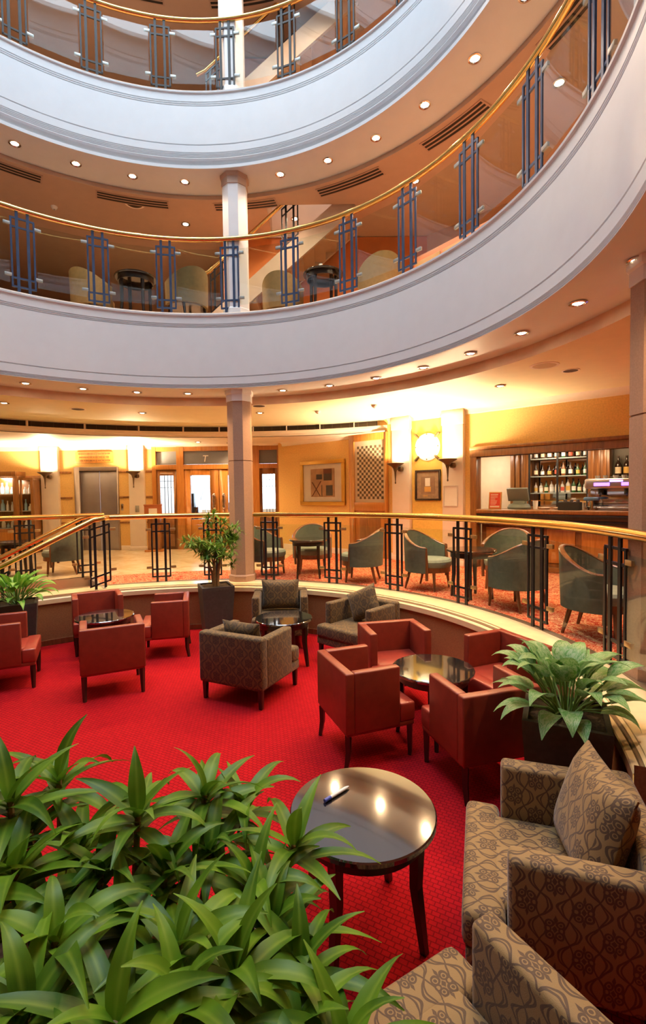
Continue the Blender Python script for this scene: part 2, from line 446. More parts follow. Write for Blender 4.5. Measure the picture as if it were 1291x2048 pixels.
floor_cells('floor_carpet_bar', PATC, 4.03, 13.5, -24, 82, 36, 'red and cream patterned carpet in front of the bar')
floor_cells('floor_carpet_rear', PATC, 4.03, 13.5, -160, -64, 30, 'patterned carpet behind the viewer')
floor_cells('floor_carpet_far', PATC, 5.2, 13.5, -64, -24, 14, 'patterned carpet right of the viewer')
b = B(); b.ring([(3.60, 0), (5.2, 0)], -64, -24, 20); struct(b.done('floor_entry', REDC, smooth=False), 'red carpet of the entry bay at the near right')
b = B(); b.ring([(5.2, 0), (5.2, U)], -64, -24, 20)
for a in (-64, -24): b.quad((*on_circle(a, 3.6), 0), (*on_circle(a, 5.2), 0), (*on_circle(a, 5.2), U), (*on_circle(a, 3.6), U))
struct(b.done('wall_entry', BROWNW, smooth=False))
b = B(); b.ring([(3.62, U), (4.03, U)], 200, 296, 40); struct(b.done('floor_carpet_edge', PATC, smooth=False))
floor_cells('floor_marble', MARB, 5.0, 13.0, 82, 200, 48, 'cream marble floor of the lift lobby')

# sunken ring wall and its stone ledge (open behind the camera, where steps come up)
b = B(); b.ring([(3.62, -.02), (3.62, .61)], -24, 296); b.ring([(3.62, .60), (3.62, U)], 232, 296, 40)
struct(b.done('wall_sunken', BROWNW), 'brown wall around the sunken lounge')
b = B(); b.ring([(3.615, 0), (3.600, .0), (3.600, .075), (3.612, .08), (3.62, .08)], -24, 232)
struct(b.done('baseboard_sunken', MAHO))
b = B(); b.ring([(3.70, .585), (3.605, .585), (3.595, .592), (3.595, .652), (3.602, .660), (3.635, .664)], -24, 232)
b.ring([(3.655, .674), (3.655, .684), (3.675, .688)], -24, 232)
b.ring([(3.675, .688), (3.675, .700), (4.03, .702), (4.03, .60)], -24, 232)
struct(b.done('trim_1', LEDGE, ang=25), 'cream stone ledge of the sunken lounge')
b = B(); b.ring([(3.634, .664), (3.640, .674), (3.656, .674)], -24, 232); b.ring([(3.985, .7025), (3.985, .706), (4.06, .706), (4.06, .69)], -24, 232)
struct(b.done('trim_2', GROOVE), 'bronze strips in the stone ledge')

# steps down into the lounge
b = B(); stl = thing('staircase', 'short carpeted staircase going down into the lounge behind the left planter', 'stairs')
pe = Vector((top[1][0] - top[0][0], top[1][1] - top[0][1])); pl_ = pe.length; pe.normalize()
for k in range(4):
    z = U - .175 * k; o0 = Vector(top[0]) + sd * (.35 * k - (.02 if k else 0)); o1 = o0 + sd * .37
    if k == 3: z = .175
    if k == 0: continue
    P = [o0, o0 + pe * pl_, o1 + pe * pl_, o1]
    b.prism([(p.x, p.y) for p in P], 0, z)
b.done('carpeted_tread', REDC, stl)
b = B()
for k in range(4):
    z = U - .175 * k; o0 = Vector(top[0]) + sd * (.35 * k - .03); o1 = o0 + sd * .05
    P = [o0, o0 + pe * pl_, o1 + pe * pl_, o1]; b.prism([(p.x, p.y) for p in P], z - .05, z + .004)
    if k == 0:
        P = [o0, o0 + pe * pl_, o0 + pe * pl_ + sd * .06, o0 + sd * .06]; b.prism([(p.x, p.y) for p in P], 0, z)
b.done('stair_nosing', mat('grey_nosing', (.30, .27, .22), .5), stl, .004)
b = B()
for q in (0, 1):
    p0 = Vector(top[0]) + pe * (pl_ if q else 0); w = pe * (.05 if q else -.05)
    for z0, z1, e0, e1 in ((0, U, 0, 3.4),):
        P = [p0 + sd * e0, p0 + w + sd * e0, p0 + w + sd * e1, p0 + sd * e1]; b.prism([(p.x, p.y) for p in P], z0, z1)
P = [Vector(top[0]) + sd * 3.4, Vector(top[0]) + pe * pl_ + sd * 3.4, Vector(top[0]) + pe * pl_ + sd * 3.45, Vector(top[0]) + sd * 3.45]; b.prism([(p.x, p.y) for p in P], 0, U)
b.done('stair_string', mat('tan_stair_string', (.52, .33, .18), .5), stl)

# ------------------------------------------------------------------ shell: gallery fascias (round balconies)
def gro(r, z, d=.016, h=.009): return [(r, z - h), (r + d, z - h * .4), (r + d, z + h * .4), (r, z + h)]
R = 3.72
prof1 = [(4.45, 3.75), (R + .02, 3.75), (R, 3.757)] + gro(R, 3.770) + gro(R, 3.789) + gro(R, 3.807) + gro(R, 3.929) + gro(R, 4.697) + gro(R, 4.719) + gro(R, 4.742) + [(R, 4.858), (R - .018, 4.870), (R - .020, 4.893), (R - .010, 4.900)]
b = B(); b.ring(prof1); struct(b.done('wall_first_balcony', WHITE, ang=30), 'white curved front of the first balcony')
b = B(); b.ring([(R - .011, 4.900), (R + .03, 4.925), (4.0, 4.925)]); struct(b.done('trim_3', TAN), 'tan capping of the first balcony')
def prof_up(dz): return [(4.42, 7.10 + dz), (R + .03, 7.088 + dz), (R, 7.092 + dz), (R, 7.138 + dz), (R + .04, 7.142 + dz), (R + .055, 7.19 + dz), (R + .045, 7.232 + dz), (R, 7.240 + dz)] + [(r, z + dz) for q in (7.259, 7.281, 7.303, 7.326, 7.445, 8.023, 8.050, 8.078) for r, z in gro(R, q)] + [(R, 8.198 + dz), (R - .018, 8.206 + dz), (R - .020, 8.227 + dz), (R - .010, 8.234 + dz)]
for nm, dz in (('second', 0), ('third', 3.353), ('added', 6.706)):  # top balcony added out of view to shape reflections in the gallery glass
    b = B(); b.ring(prof_up(dz)); struct(b.done(f'wall_{nm}_balcony', WHITE, ang=30), f'white curved front of the {nm} balcony')
    b = B(); b.ring([(R - .011, 8.234 + dz), (R + .03, 8.273 + dz), (4.0, 8.273 + dz)]); struct(b.done({0: 'trim_4', 3.353: 'trim_5'}.get(dz, 'trim_12'), TAN))

# ------------------------------------------------------------------ shell: ceilings and gallery slabs
STW = [(-.9, 8.42), (.62, 8.42), (.62, 9.45), (-.9, 9.45)]       # opening of the gallery stairs
def slab(name, z, up, rin, m, label, hole2=None):
    b = B(); loops = [PERIM, circ(rin, 128)] + ([hole2] if hole2 else [])
    b.flat(loops, z, up); return struct(b.done(name, m, smooth=False), label)
slab('ceiling', 3.62, False, 4.45, CEIL0, 'cream ceiling over the upper ground floor')
b = B(); b.ring([(4.45, 3.75), (4.45, 3.615), (4.46, 3.62)]); struct(b.done('trim_6', mat('soffit_edge_paint', (.74, .54, .40), .6)), 'step between balcony soffit and ceiling')
slab('floor_first_gallery', L1, True, 3.9, mat('gallery_floor_carpet', (.60, .42, .27), .9), 'first gallery floor', None)
slab('ceiling_first_gallery', 7.03, False, 4.40, CEIL1, 'ceiling over the first gallery, coloured peach for warm lamplight', STW)
b = B(); b.ring([(4.42, 7.10), (4.40, 7.095), (4.40, 7.03)]); struct(b.done('trim_7', CEIL1))
slab('floor_second_gallery', L2, True, 3.9, MATS['gallery_floor_carpet'], 'second gallery floor', STW)
slab('ceiling_second_gallery', 10.40, False, 4.40, CEIL1, 'ceiling over the second gallery, coloured peach for warm lamplight')
b = B(); b.ring([(4.42, 10.453), (4.40, 10.448), (4.40, 10.40)]); struct(b.done('trim_8', CEIL1))
slab('floor_added_gallery', 11.626, True, 3.9, MATS['gallery_floor_carpet'], 'floor of the added unseen third gallery')  # third gallery added out of view, keeps sky reflections off the balustrade glass
slab('ceiling_added_gallery', 13.75, False, 4.40, CEIL1, 'ceiling over the added unseen third gallery, coloured peach for warm lamplight')
slab('roof', 15.0, True, 3.72, WHITE, 'roof around the skylight')
b = B(); b.ring([(3.72, 14.9), (3.72, 15.6)]); struct(b.done('wall_skylight', WHITE), 'white skylight drum')
# stairwell sides between gallery ceiling and floor
b = B()
for i in range(4):
    (ax, ay), (bx, by) = STW[i], STW[(i + 1) % 4]; b.quad((ax, ay, 7.03), (bx, by, 7.03), (bx, by, L2), (ax, ay, L2))
struct(b.done('wall_stairwell', CEIL1, smooth=False))

# lower lobby ceiling behind a curved bulkhead with the long air grille
arcB = circ(7.0, 60, 63.6, 140)
b = B(); b.flat([arcB + [(-9.6, YB), (-1.13, YB), W(0)[:2]]], 3.385, False)
struct(b.done('ceiling_lobby', CORN, smooth=False), 'lower cream ceiling of the lift lobby')
b = B(); b.ring([(7.06, 3.62), (7.0, 3.615), (7.0, 3.608)], 63.6, 140, 80); b.ring([(7.0, 3.505), (6.96, 3.50), (6.965, 3.44), (7.0, 3.43), (7.0, 3.385), (7.10, 3.385)], 63.6, 140, 80)
struct(b.done('ceiling_bulkhead', CORN, ang=30), 'curved cream bulkhead holding the long air grille')
g = thing('air_grille', 'long dark slotted air grille in the curved bulkhead over the lobby', 'vent')
b = B(); b.ring([(7.0, 3.612), (7.05, 3.610), (7.05, 3.502), (7.0, 3.50)], 63.6, 140, 80); b.done('grille_slot', SLOTM, g)
b = B()
for i in range(48):
    a = 64.2 + i * 1.6; b.bar((*on_circle(a, 7.03), 3.50), (*on_circle(a, 7.03), 3.61), .006)
b.done('grille_blade', mat('grille_blade_grey', (.12, .085, .055), .5), g)
for a in (69.7, 76.0, 82.2, 88.4, 94.6, 101.0, 108.6, 117.2, 125.6, 134):
    b = B(); b.bar((*on_circle(a, 6.99), 3.495), (*on_circle(a, 6.99), 3.615), .022, .05); b.done('grille_divider', CORN, g)

# ------------------------------------------------------------------ shell: walls
def panel(b, x0, x1, z0, z1, y0=0, y1=.12):
    if x1 - x0 > .001 and z1 - z0 > .001: b.box(x0, y0, z0, x1, y1, z1)
def holed_wall(name, m, x0, x1, z0, z1, holes, loc, rz, label=None):
    """wall in its own frame, facing -Y, with rectangular openings (x0,x1,z0,z1)"""
    b = B(); xs = x0
    for hx0, hx1, hz0, hz1 in sorted(holes):
        panel(b, xs, hx0, z0, z1); panel(b, hx0, hx1, z0, hz0); panel(b, hx0, hx1, hz1, z1); xs = hx1
    panel(b, xs, x1, z0, z1)
    o = b.done(name, m, smooth=False); o.location = loc; o.rotation_euler = (0, 0, rz)
    return struct(o, label)
holed_wall('wall_back', YEL, -9.6, -1.0, U, 3.62, [(-6.38, -5.24, U - .01, 2.85), (-4.35, -1.10, U - .01, 3.33)], (0, YB, 0), 0, 'yellow back wall of the lift lobby')
holed_wall('wall_bar', YEL, -.16, 9.6, U, 3.62, [(5.07, 8.9, U - .01, 2.78)], W(0), RZD, 'yellow slanting wall with the bar opening')
b = B()
for i in (3, 4, 5, 6, 7):
    (ax, ay), (bx, by) = PERIM[i], PERIM[(i + 1) % 8]; b.quad((ax, ay, 0), (bx, by, 0), (bx, by, 3.62), (ax, ay, 3.62))
struct(b.done('wall_rear', YEL, smooth=False), 'yellow walls round the rest of the floor')
GALW = mat('gallery_beige_wallpaper', (.60, .38, .22), .7, var=.05)
b = B()
for z0, z1 in ((L1, 7.03), (L2, 10.40), (11.626, 13.75)):  # last storey walls in the added unseen gallery
    for i in range(8):
        (ax, ay), (bx, by) = PERIM[i], PERIM[(i + 1) % 8]; b.quad((ax, ay, z0), (bx, by, z0), (bx, by, z1), (ax, ay, z1))
struct(b.done('wall_gallery', GALW, smooth=False), 'beige walls of the galleries')
# cornices
b = B()
def cornice(b, p0, p1, z, n, s=.10):
    p0, p1 = Vector(p0), Vector(p1); n = Vector(n).normalized()
    pr = [(0, -s * 1.1), (s * .25, -s), (s * .35, -s * .55), (s * .8, -s * .25), (s, 0), (0, 0)]
    r = [[b.bm.verts.new((p.x + n.x * o, p.y + n.y * o, z + h)) for o, h in pr] for p in (p0, p1)]
    for i in range(5): b.bm.faces.new((r[0][i], r[0][i + 1], r[1][i + 1], r[1][i]))
cornice(b, W(3.2)[:2], W(9.0)[:2], 3.62, NN, .10); cornice(b, (-9.6, YB), (-1.1, YB), 3.385, (0, -1), .09); cornice(b, W(0)[:2], W(3.15)[:2], 3.385, NN, .09)
struct(b.done('trim_9', CORN, ang=50), 'cream cornice')

# pilasters with cream faces
def pilaster(n, x0, x1, loc, rz, z1, capz):
    b = B(); b.box(x0, -.10, U, x1, .02, z1); b.box(x0 - .012, -.115, capz, x1 + .012, .0, z1 - .001)
    b.box(x0 - .012, -.112, U, x1 + .012, .0, U + .10)
    o = b.done(f'pillar_{n}', PILW, bevel=.006); o.location = loc; o.rotation_euler = (0, 0, rz); return struct(o, 'cream pilaster')
pilaster(1, -7.19, -6.75, (0, YB, 0), 0, 3.385, 3.28); pilaster(2, -4.95, -4.56, (0, YB, 0), 0, 3.385, 3.28)
pilaster(3, 3.335, 3.745, W(0), RZD, 3.62, 3.36); pilaster(4, 4.465, 4.885, W(0), RZD, 3.62, 3.34)
b = B(); b.box(3.755, -.012, U, 4.455, .01, 3.52); o = b.done('wall_alcove', YELB); o.location = W(0); o.rotation_euler = (0, 0, RZD); struct(o, 'bright yellow wall strip between the two pilasters')
# ochre wood strips beside the lift
b = B()
for x0, x1 in ((-6.74, -6.45), (-5.23, -4.99), (-4.54, -4.37)):
    for z in (2.725, 2.07, 1.42, 3.37): b.box(x0, YB - .03, z - .028, x1, YB + .01, z + .02)
struct(b.done('trim_10', OAKD, bevel=.004), 'narrow wood strips on the wall beside the lift')
b = B(); b.box(-9.6, YB - .02, U, -7.2, YB, U + .12); b.box(-6.74, YB - .02, U, -6.4, YB, U + .12); b.box(-5.22, YB - .02, U, -4.96, YB, U + .12); struct(b.done('baseboard_back', CORN, bevel=.004))
b = B(); b.box(0, -.02, U, 2.18, 0, U + .13); b.box(3.2, -.02, U, 3.33, 0, U + .13); b.box(3.75, -.03, U, 4.46, 0, U + .13); b.box(4.89, -.02, U, 5.05, 0, U + .13)
o = b.done('baseboard_bar', PILW, bevel=.004); o.location = W(0); o.rotation_euler = (0, 0, RZD); struct(o)

# lift
lf = bpy.data.objects.new('door_1', None); COL.objects.link(lf); struct(lf, 'steel lift doors'); lf.location = (0, YB, 0)
b = B(); b.box(-6.38, -.03, U, -6.24, .14, 2.85); b.box(-5.28, -.03, U, -5.24, .14, 2.85); b.box(-6.24, -.03, 2.755, -5.28, .14, 2.85); b.done('lift_frame', mat('lift_frame_bronze', (.30, .235, .20), .4, .6), lf, .004)
for x0, x1 in ((-6.24, -5.765), (-5.757, -5.28)):
    b = B(); b.box(x0, .06, U, x1, .10, 2.755); b.done('lift_door_panel', STEEL, lf, .003)
b = B(); b.box(-5.2, -.035, 1.72, -5.14, -.015, 1.90); b.cyl(-5.17, -.036, 1.0, 1.0, 0); o = tag(b.done('lift_call_plate', CHROME, None, .003), 'small metal call plate on the wall right of the lift', 'switch plate'); o.location = (0, YB + .02, 0)
b = B(); b.box(-4.79, -.125, 1.68, -4.70, -.10, 1.85); o = tag(b.done('switch_plate', CLIPM, None, .003), 'small grey switch plate on the cream pilaster right of the lift', 'switch plate'); o.location = (0, YB, 0)
pq = thing('wall_plaque', 'carved honey-coloured wooden plaque with worn lettering above the lift', 'plaque', (-5.835, YB, 3.095))
b = B(); b.box(-.485, -.05, -.145, .485, 0, .145); b.done('plaque_board', OAK, pq, .012)
b = B(); random.seed(3)
for r_ in range(3):
    x = -.40 + r_ * .02
    while x < .38:
        w = random.uniform(.03, .09); b.box(x, -.056, .075 - r_ * .085, min(x + w, .42), -.045, .105 - r_ * .085); x += w + .022
b.done('plaque_lettering', OAKD, pq)

# ------------------------------------------------------------------ double doors of the restaurant
dr = bpy.data.objects.new('door_2', None); COL.objects.link(dr); struct(dr, 'oak double doors with sidelights and transoms'); dr.location = (0, YB, 0)
b = B()
for x0, x1, z0, z1 in ((-4.37, -4.27, U, 3.34), (-3.74, -3.56, U, 3.34), (-1.78, -1.62, U, 3.34), (-1.16, -1.07, U, 3.34), (-4.27, -1.16, 3.225, 3.34), (-4.27, -1.16, 2.76, 2.885)):
    q = .006 if x1 - x0 > 1 else 0; b.box(x0 - q, -.04 + q, z0, x1 + q, .14 - q, z1 - q)
b.done('door_frame', OAK, dr)
b = B()
for x0, x1 in ((-4.27, -3.74), (-1.62, -1.16)):
    wx0 = x0 + (.09 if x0 < -4 else .07); wx1 = wx0 + (.345 if x0 < -4 else .325)
    b.box(x0, 0, U, wx0, .08, 2.76); b.box(wx1, 0, U, x1, .08, 2.76); b.box(wx0, 0, U, wx1, .08, 1.52); b.box(wx0, 0, 2.61, wx1, .08, 2.76)
    for k in range(2): b.box(wx0 - .0, -.015, U + .08 + k * .40, wx1, 0, U + .40 + k * .36)
b.done('sidelight_panel', OAKD, dr, .006)
LEAD = mat('lead_came', (.05, .045, .04), .5, .5)
for wx0, wx1 in ((-4.18, -3.835), (-1.55, -1.225)):
    b = B(); b.box(wx0, .03, 1.52, wx1, .036, 2.61); b.done('sidelight_glass', GLASSW, dr)
    b = B(); w = wx1 - wx0
    for q in (.30, .55, .78): b.box(wx0 + w * q - .006, .02, 1.52, wx0 + w * q + .006, .046, 2.61)
    for z in (2.30, 2.46): b.box(wx0, .02, z - .006, wx1, .046, z + .006)
    b.done('sidelight_leading', LEAD, dr)
for x0, x1 in ((-4.27, -3.74), (-3.56, -1.78), (-1.62, -1.16)):
    b = B(); b.box(x0, .03, 2.885, x1, .045, 3.225); b.done('transom_pane', mat('grey_etched_transom', (.17, .17, .18), .35), dr)
fc = bpy.data.curves.new('transom_letter', 'FONT'); fc.body = 'T'; fc.size = .24; fc.extrude = .003; fc.shear = .18
fo = bpy.data.objects.new('transom_letter', fc); COL.objects.link(fo); fo.parent = dr; fo.location = (-3.10, .025, 2.95); fo.rotation_euler = (pi / 2, 0, 0); fo.data.materials.append(PAPER)
for sgn, x0, x1 in ((1, -3.56, -2.672), (-1, -2.664, -1.78)):
    lfn = B(); gx0, gx1 = (-3.40, -2.90) if sgn > 0 else (-2.44, -1.94)
    lfn.box(x0, .0, U, gx0, .06, 2.76); lfn.box(gx1, .0, U, x1, .06, 2.76); lfn.box(gx0, .0, 2.60, gx1, .06, 2.76); lfn.box(gx0, .0, U, gx1, .06, 1.47)
    lo = lfn.done('door_leaf', OAK, dr, .006)
    b = B(); b.box(gx0, .025, 1.47, gx1, .031, 2.60); b.done('leaf_glass', GLASSW, lo)
    b = B(); b.bar((gx0 + .04, .02, 1.47), (gx1 - .02, .02, 2.60), .014); b.bar((gx1 - .04, .02, 1.47), (gx0 + .02, .02, 2.60), .014); b.done('leaf_leading', CHROME, lo)
    hx = -2.79 if sgn > 0 else -2.545
    b = B(); b.lathe([(0, 1.72), (.03, 1.73), (.045, 1.80), (.03, 1.86), (.05, 1.93), (.035, 2.0), (.05, 2.07), (.03, 2.13), (0, 2.15)], 12, (hx, -.05)); b.bar((hx, -.05, 1.80), (hx, .01, 1.80), .02); b.bar((hx, -.05, 2.07), (hx, .01, 2.07), .02); b.done('pull_handle', CHROME, lo)
b = B(); b.box(-2.672, -.006, U, -2.664, .05, 2.76); b.done('meeting_stile_gap', CHROME, dr)
# the bright restaurant behind
b = B(); b.quad((-5.2, YB + .14, U), (0.2, YB + .14, U), (0.2, 17.6, U), (-5.2, 17.6, U)); struct(b.done('floor_restaurant', MARB, smooth=False))
b = B(); b.quad((-5.2, YB + .14, 3.6), (0.2, YB + .14, 3.6), (0.2, 17.6, 3.6), (-5.2, 17.6, 3.6)); struct(b.done('ceiling_restaurant', CORN, smooth=False))
b = B(); b.quad((-5.2, YB + .14, U), (-5.2, 17.6, U), (-5.2, 17.6, 3.6), (-5.2, YB + .14, 3.6)); b.quad((.2, YB + .14, U), (.2, 17.6, U), (.2, 17.6, 3.6), (.2, YB + .14, 3.6)); struct(b.done('wall_restaurant', CORN, smooth=False))
holed_wall('wall_restaurant_far', CORN, -5.2, .2, U, 3.6, [(-5.0, -2.75, 1.55, 3.4), (-2.55, .0, 1.55, 3.4)], (0, 17.6, 0), 0)
b = B(); b.box(-4.6, 15.0, U, -3.9, 15.5, 1.72); tag(b.done('cabinet', DKWOOD, None, .01), 'dark cabinet inside the restaurant seen through the left sidelight', 'cabinet')
b = B(); b.box(-4.45, 15.1, 1.72, -4.05, 15.4, 2.15); tag(b.done('monitor', BLACK, None, .01), 'black boxy screen on the dark cabinet behind the left sidelight', 'screen')
for i, x in enumerate((-3.3, -2.7)):
    b = B(); b.box(x - .3, 15.0, U + .4, x + .3, 15.5, U + .46); b.box(x - .3, 15.42, U + .4, x + .3, 15.5, U + 1.15)
    for sx in (-1, 1):
        for sy in (15.03, 15.46): b.bar((x + sx * .26, sy, U), (x + sx * .26, sy, U + .41), .04)
    tag(b.done('dining_chair', mat('scarlet_upholstery', (.55, .05, .03), .6), None, .01), ('left' if i == 0 else 'right') + ' one of two red restaurant chairs seen through the glass doors', 'chair', 'restaurant chairs')

# menu lectern by the doors
t = thing('menu_stand', 'wooden menu lectern with white notice standing by the glass doors', 'lectern', (-4.22, 12.02, U), .1)
b = B(); b.box(-.22, -.16, 0, .22, .16, .05); b.done('base', OAK, t, .01)
b = B(); b.box(-.15, -.09, .05, .15, .09, .82); b.done('post', OAKD, t, .008)
b = B(); b.box(-.21, -.13, .82, .21, -.09, 1.17); b.box(-.22, -.14, 1.15, .22, -.06, 1.18); b.done('menu_board', mat('red_brown_board', (.40, .12, .04), .4), t, .006)
b = B(); b.box(-.10, -.135, .87, .10, -.128, 1.08); b.done('menu_sheet', PAPER, t)

# ------------------------------------------------------------------ display cabinet on the left
t = thing('display_cabinet', 'glazed oak display cabinet with lit glassware left of the lift lobby', 'cabinet', (0, YB - .02, U))
b = B(); b.box(-9.4, -.42, 0, -7.62, 0, .62); b.box(-9.4, -.42, 1.93, -7.62, 0, 2.05); b.box(-7.62, -.36, 0, -7.22, 0, .62); b.box(-7.62, -.36, 1.83, -7.22, 0, 1.90); b.box(-9.4, -.02, .62, -7.22, 0, 1.95)
for x in (-8.28, -7.7): b.box(x, -.42, .62, x + .13, -.36, 1.93)
b.box(-7.30, -.36, .62, -7.22, 0, 1.83); b.box(-7.56, -.36, .62, -7.53, -.3, 1.83); b.done('cabinet_body', OAKD, t, .006)
for x0, x1 in ((-9.3, -8.28), (-8.15, -7.7)):
    b = B(); b.box(x0, -.40, .62, x1, -.392, 1.93); b.done('cabinet_door_glass', GLASSW, t)
for z in (.62, 1.05, 1.48):
    b = B(); b.box(-9.3, -.34, z, -7.34, -.03, z + .012); b.done('glass_shelf', mat('pale_glass_shelf', (.75, .82, .80), .15), t)
for k in range(2):
    b = B(); b.box(-9.2 + k * .82, -.424, .08, -8.45 + k * .82, -.415, .54); b.done('cabinet_drawer', OAK, t, .008)
lamp('AREA', 'cabinet_lamp', (-8.0, -.25, 1.90), 16, (1, .85, .65), t, .5)
random.seed(5); n = 0
for z in (.632, 1.062, 1.492):
    for x in (-8.1, -7.98, -7.86, -7.74, -7.52, -7.40):
        h = random.uniform(.12, .30); r_ = random.uniform(.03, .055); c = random.choice([(.85, .85, .82), (.35, .55, .62), (.7, .5, .3), (.25, .35, .40), (.9, .85, .7)])
        b = B(); b.lathe([(0, 0), (r_, .005), (r_ * .95, h * .55), (r_ * .45, h * .75), (r_ * .5, h), (0, h)], 12)
        o = b.done('ornament', mat('glazed_ornament_%d%d%d' % tuple(int(q * 9) for q in c), c, .15), None); o.location = (x, YB - .22, U + z + .0015)
        tag(o, f'{ORD[n % 6]} small glazed ornament from the left on the {["lower", "middle", "upper"][n // 6]} cabinet shelf', 'ornament', 'ornaments in the display cabinet'); n += 1

# ------------------------------------------------------------------ wall lights
def sconce(loc, rz, label, proto=None):
    if proto: return dup(proto, loc, rz, label)
    t = thing('wall_sconce', label, 'wall light', loc, rz, 'bronze torch wall lights')
    b = B(); b.lathe([(0, -.06), (.045, -.05), (.075, -.015), (.16, .035), (.175, .05), (.17, .055), (.10, .02), (.05, .0), (0, -.005)], 24, (0, -.19)); b.done('bowl', BRONZE, t)
    b = B(); b.lathe([(0, -.36), (.010, -.355), (.016, -.335), (.009, -.31), (.022, -.12), (.045, -.05), (0, -.045)], 12, (0, -.19)); b.done('stem', BRONZE, t)
    b = B(); b.tube([(0, 0, -.06), (.0, -.06, -.06), (0, -.19, -.06)], .02, 8); b.lathe([(0, -.115), (.05, -.10), (.06, -.06), (.05, -.02), (0, -.005)], 16, (0.03, -.04)); b.done('wall_mount', BRONZE, t)
    b = B(); b.lathe([(0, .036), (.115, .034), (.10, .03), (0, .028)], 20, (0, -.19)); b.done('lamp_disc', GLOW, t)
    lamp('SPOT', 'sconce_lamp', (0, -.19, .06), 420, (1, .76, .45), t, .06, 165, .5, (pi, 0, 0))
    return t
SC0 = sconce((-6.97, YB - .1, 2.67), 0, 'bronze torch wall light on the pilaster between cabinet and lift')
sconce((-4.75, YB - .1, 2.66), 0, 'bronze torch wall light on the pilaster between lift and oak doors', SC0)
sconce(W(3.54, .1, 2.62), RZD, 'bronze torch wall light on the pilaster beside the chequered glass', SC0)
sconce(W(4.675, .1, 2.64), RZD, 'bronze torch wall light on the pilaster beside the bar', SC0)
t = thing('round_wall_light', 'round glowing wall light with four dark stubs between the pilasters', 'wall light', W(4.11, .012, 2.975), RZD)
b = B(); b.lathe([(0, 0), (.27, 0), (.265, .025), (.20, .06), (.10, .08), (0, .085)], 40); o = b.done('glass_dish', emit('round_dish_glow', (1, .80, .48), .75), t); o.rotation_euler = (pi / 2, 0, 0)
b = B(); b.lathe([(0, .083), (.13, .074), (.12, .088), (0, .096)], 32); o = b.done('lamp_centre', emit('round_centre_glow', (1, .92, .72), 5), t); o.rotation_euler = (pi / 2, 0, 0)
for k in range(4):
    a = pi / 4 + k * pi / 2; b = B(); b.bar((cos(a) * .25, -.03, sin(a) * .25), (cos(a) * .37, -.03, sin(a) * .37), .07, .03); b.done('bracket_arm', BRONZE, t, .006)
for k in range(4):
    a = k * pi / 2; b = B(); b.ball((cos(a) * .245, -.045, sin(a) * .245), .014); b.done('stud', BRONZE, t)
lamp('POINT', 'round_light_lamp', (0, -.30, 0), 9, (1, .78, .46), t, .12)

# ------------------------------------------------------------------ pictures on the slanting wall
t = thing('framed_picture', 'large gilt framed abstract print with dark squares and a cross', 'picture', W(1.345, 0, 2.34), RZD)
b = B(); w, h, f = .69, .53, .09
for x0, x1, z0, z1 in ((-w, w, h - f, h), (-w, w, -h, -h + f), (-w, -w + f, -h + f, h - f), (w - f, w, -h + f, h - f)): b.box(x0, -.06, z0, x1, 0, z1)
b.done('gilt_frame', mat('gilt_frame', (.62, .36, .07), .35, .6), t, .012)
b = B(); b.box(-w + f, -.022, -h + f, w - f, -.004, h - f); b.done('mount_board', mat('pale_pink_mount', (.80, .70, .64), .6), t)
b = B(); b.box(-.36, -.028, -.33, .38, -.020, .33); b.done('print_sheet', mat('print_ground_brown', (.46, .26, .15), .6, var=.2), t)
b = B(); b.box(.05, -.032, .05, .30, -.026, .32); b.box(.12, -.032, -.30, .32, -.026, -.06); b.box(.12, -.034, .10, .30, -.026, .19); b.box(-.18, -.032, .08, .0, -.026, .20); b.box(-.02, -.032, -.32, .0, -.026, -.05)
b.done('print_block', mat('print_dark_grey', (.07, .055, .055), .6), t)
b = B(); b.bar((-.31, -.03, -.31), (-.03, -.03, .04), .035, .008); b.bar((-.06, -.03, -.31), (-.31, -.03, .02), .035, .008); b.box(.05, -.036, .21, .29, -.027, .31); b.done('print_cross', mat('print_maroon', (.16, .045, .035), .6), t)
b = B(); b.box(-w + f, -.050, -h + f, w - f, -.046, h - f); b.done('picture_glass', GLASSW, t)
t = thing('framed_picture', 'small dark framed picture with white centre card below the round light', 'picture', W(4.115, .012, 2.225), RZD)
b = B(); w, h, f = .275, .30, .035
for x0, x1, z0, z1 in ((-w, w, h - f, h), (-w, w, -h, -h + f), (-w, -w + f, -h + f, h - f), (w - f, w, -h + f, h - f)): b.box(x0, -.035, z0, x1, 0, z1)
b.done('dark_frame', DKWOOD, t, .005)
b = B(); b.box(-w + f, -.015, -h + f, w - f, -.002, h - f); b.done('mount_board', mat('brown_grey_mount', (.30, .20, .13), .6, var=.25, vs=18), t)
b = B(); b.box(-.15, -.018, -.17, .15, -.012, .17); b.done('inner_mount', mat('inner_mount_umber', (.22, .13, .085), .6, var=.2), t)
b = B(); b.box(-.055, -.022, -.02, .055, -.014, .14); b.done('centre_card', PAPER, t)
b = B(); b.box(-.07, -.021, -.13, .07, -.014, -.03); b.box(-.10, -.02, -.215, .0, -.013, -.20); b.done('gold_card', mat('gold_card', (.62, .36, .10), .5), t)
t = thing('wall_notice', 'plain framed white notice on the pilaster beside the bar', 'notice', W(4.64, .10, 2.01), RZD)
b = B()
for x0, x1, z0, z1 in ((-.145, .145, .18, .195), (-.145, .145, -.195, -.18), (-.145, -.13, -.18, .18), (.13, .145, -.18, .18)): b.box(x0, -.02, z0, x1, 0, z1)
b.done('notice_frame', mat('pale_frame', (.66, .60, .54), .4), t); b = B(); b.box(-.13, -.008, -.18, .13, -.001, .18); b.done('notice_sheet', PAPER, t)

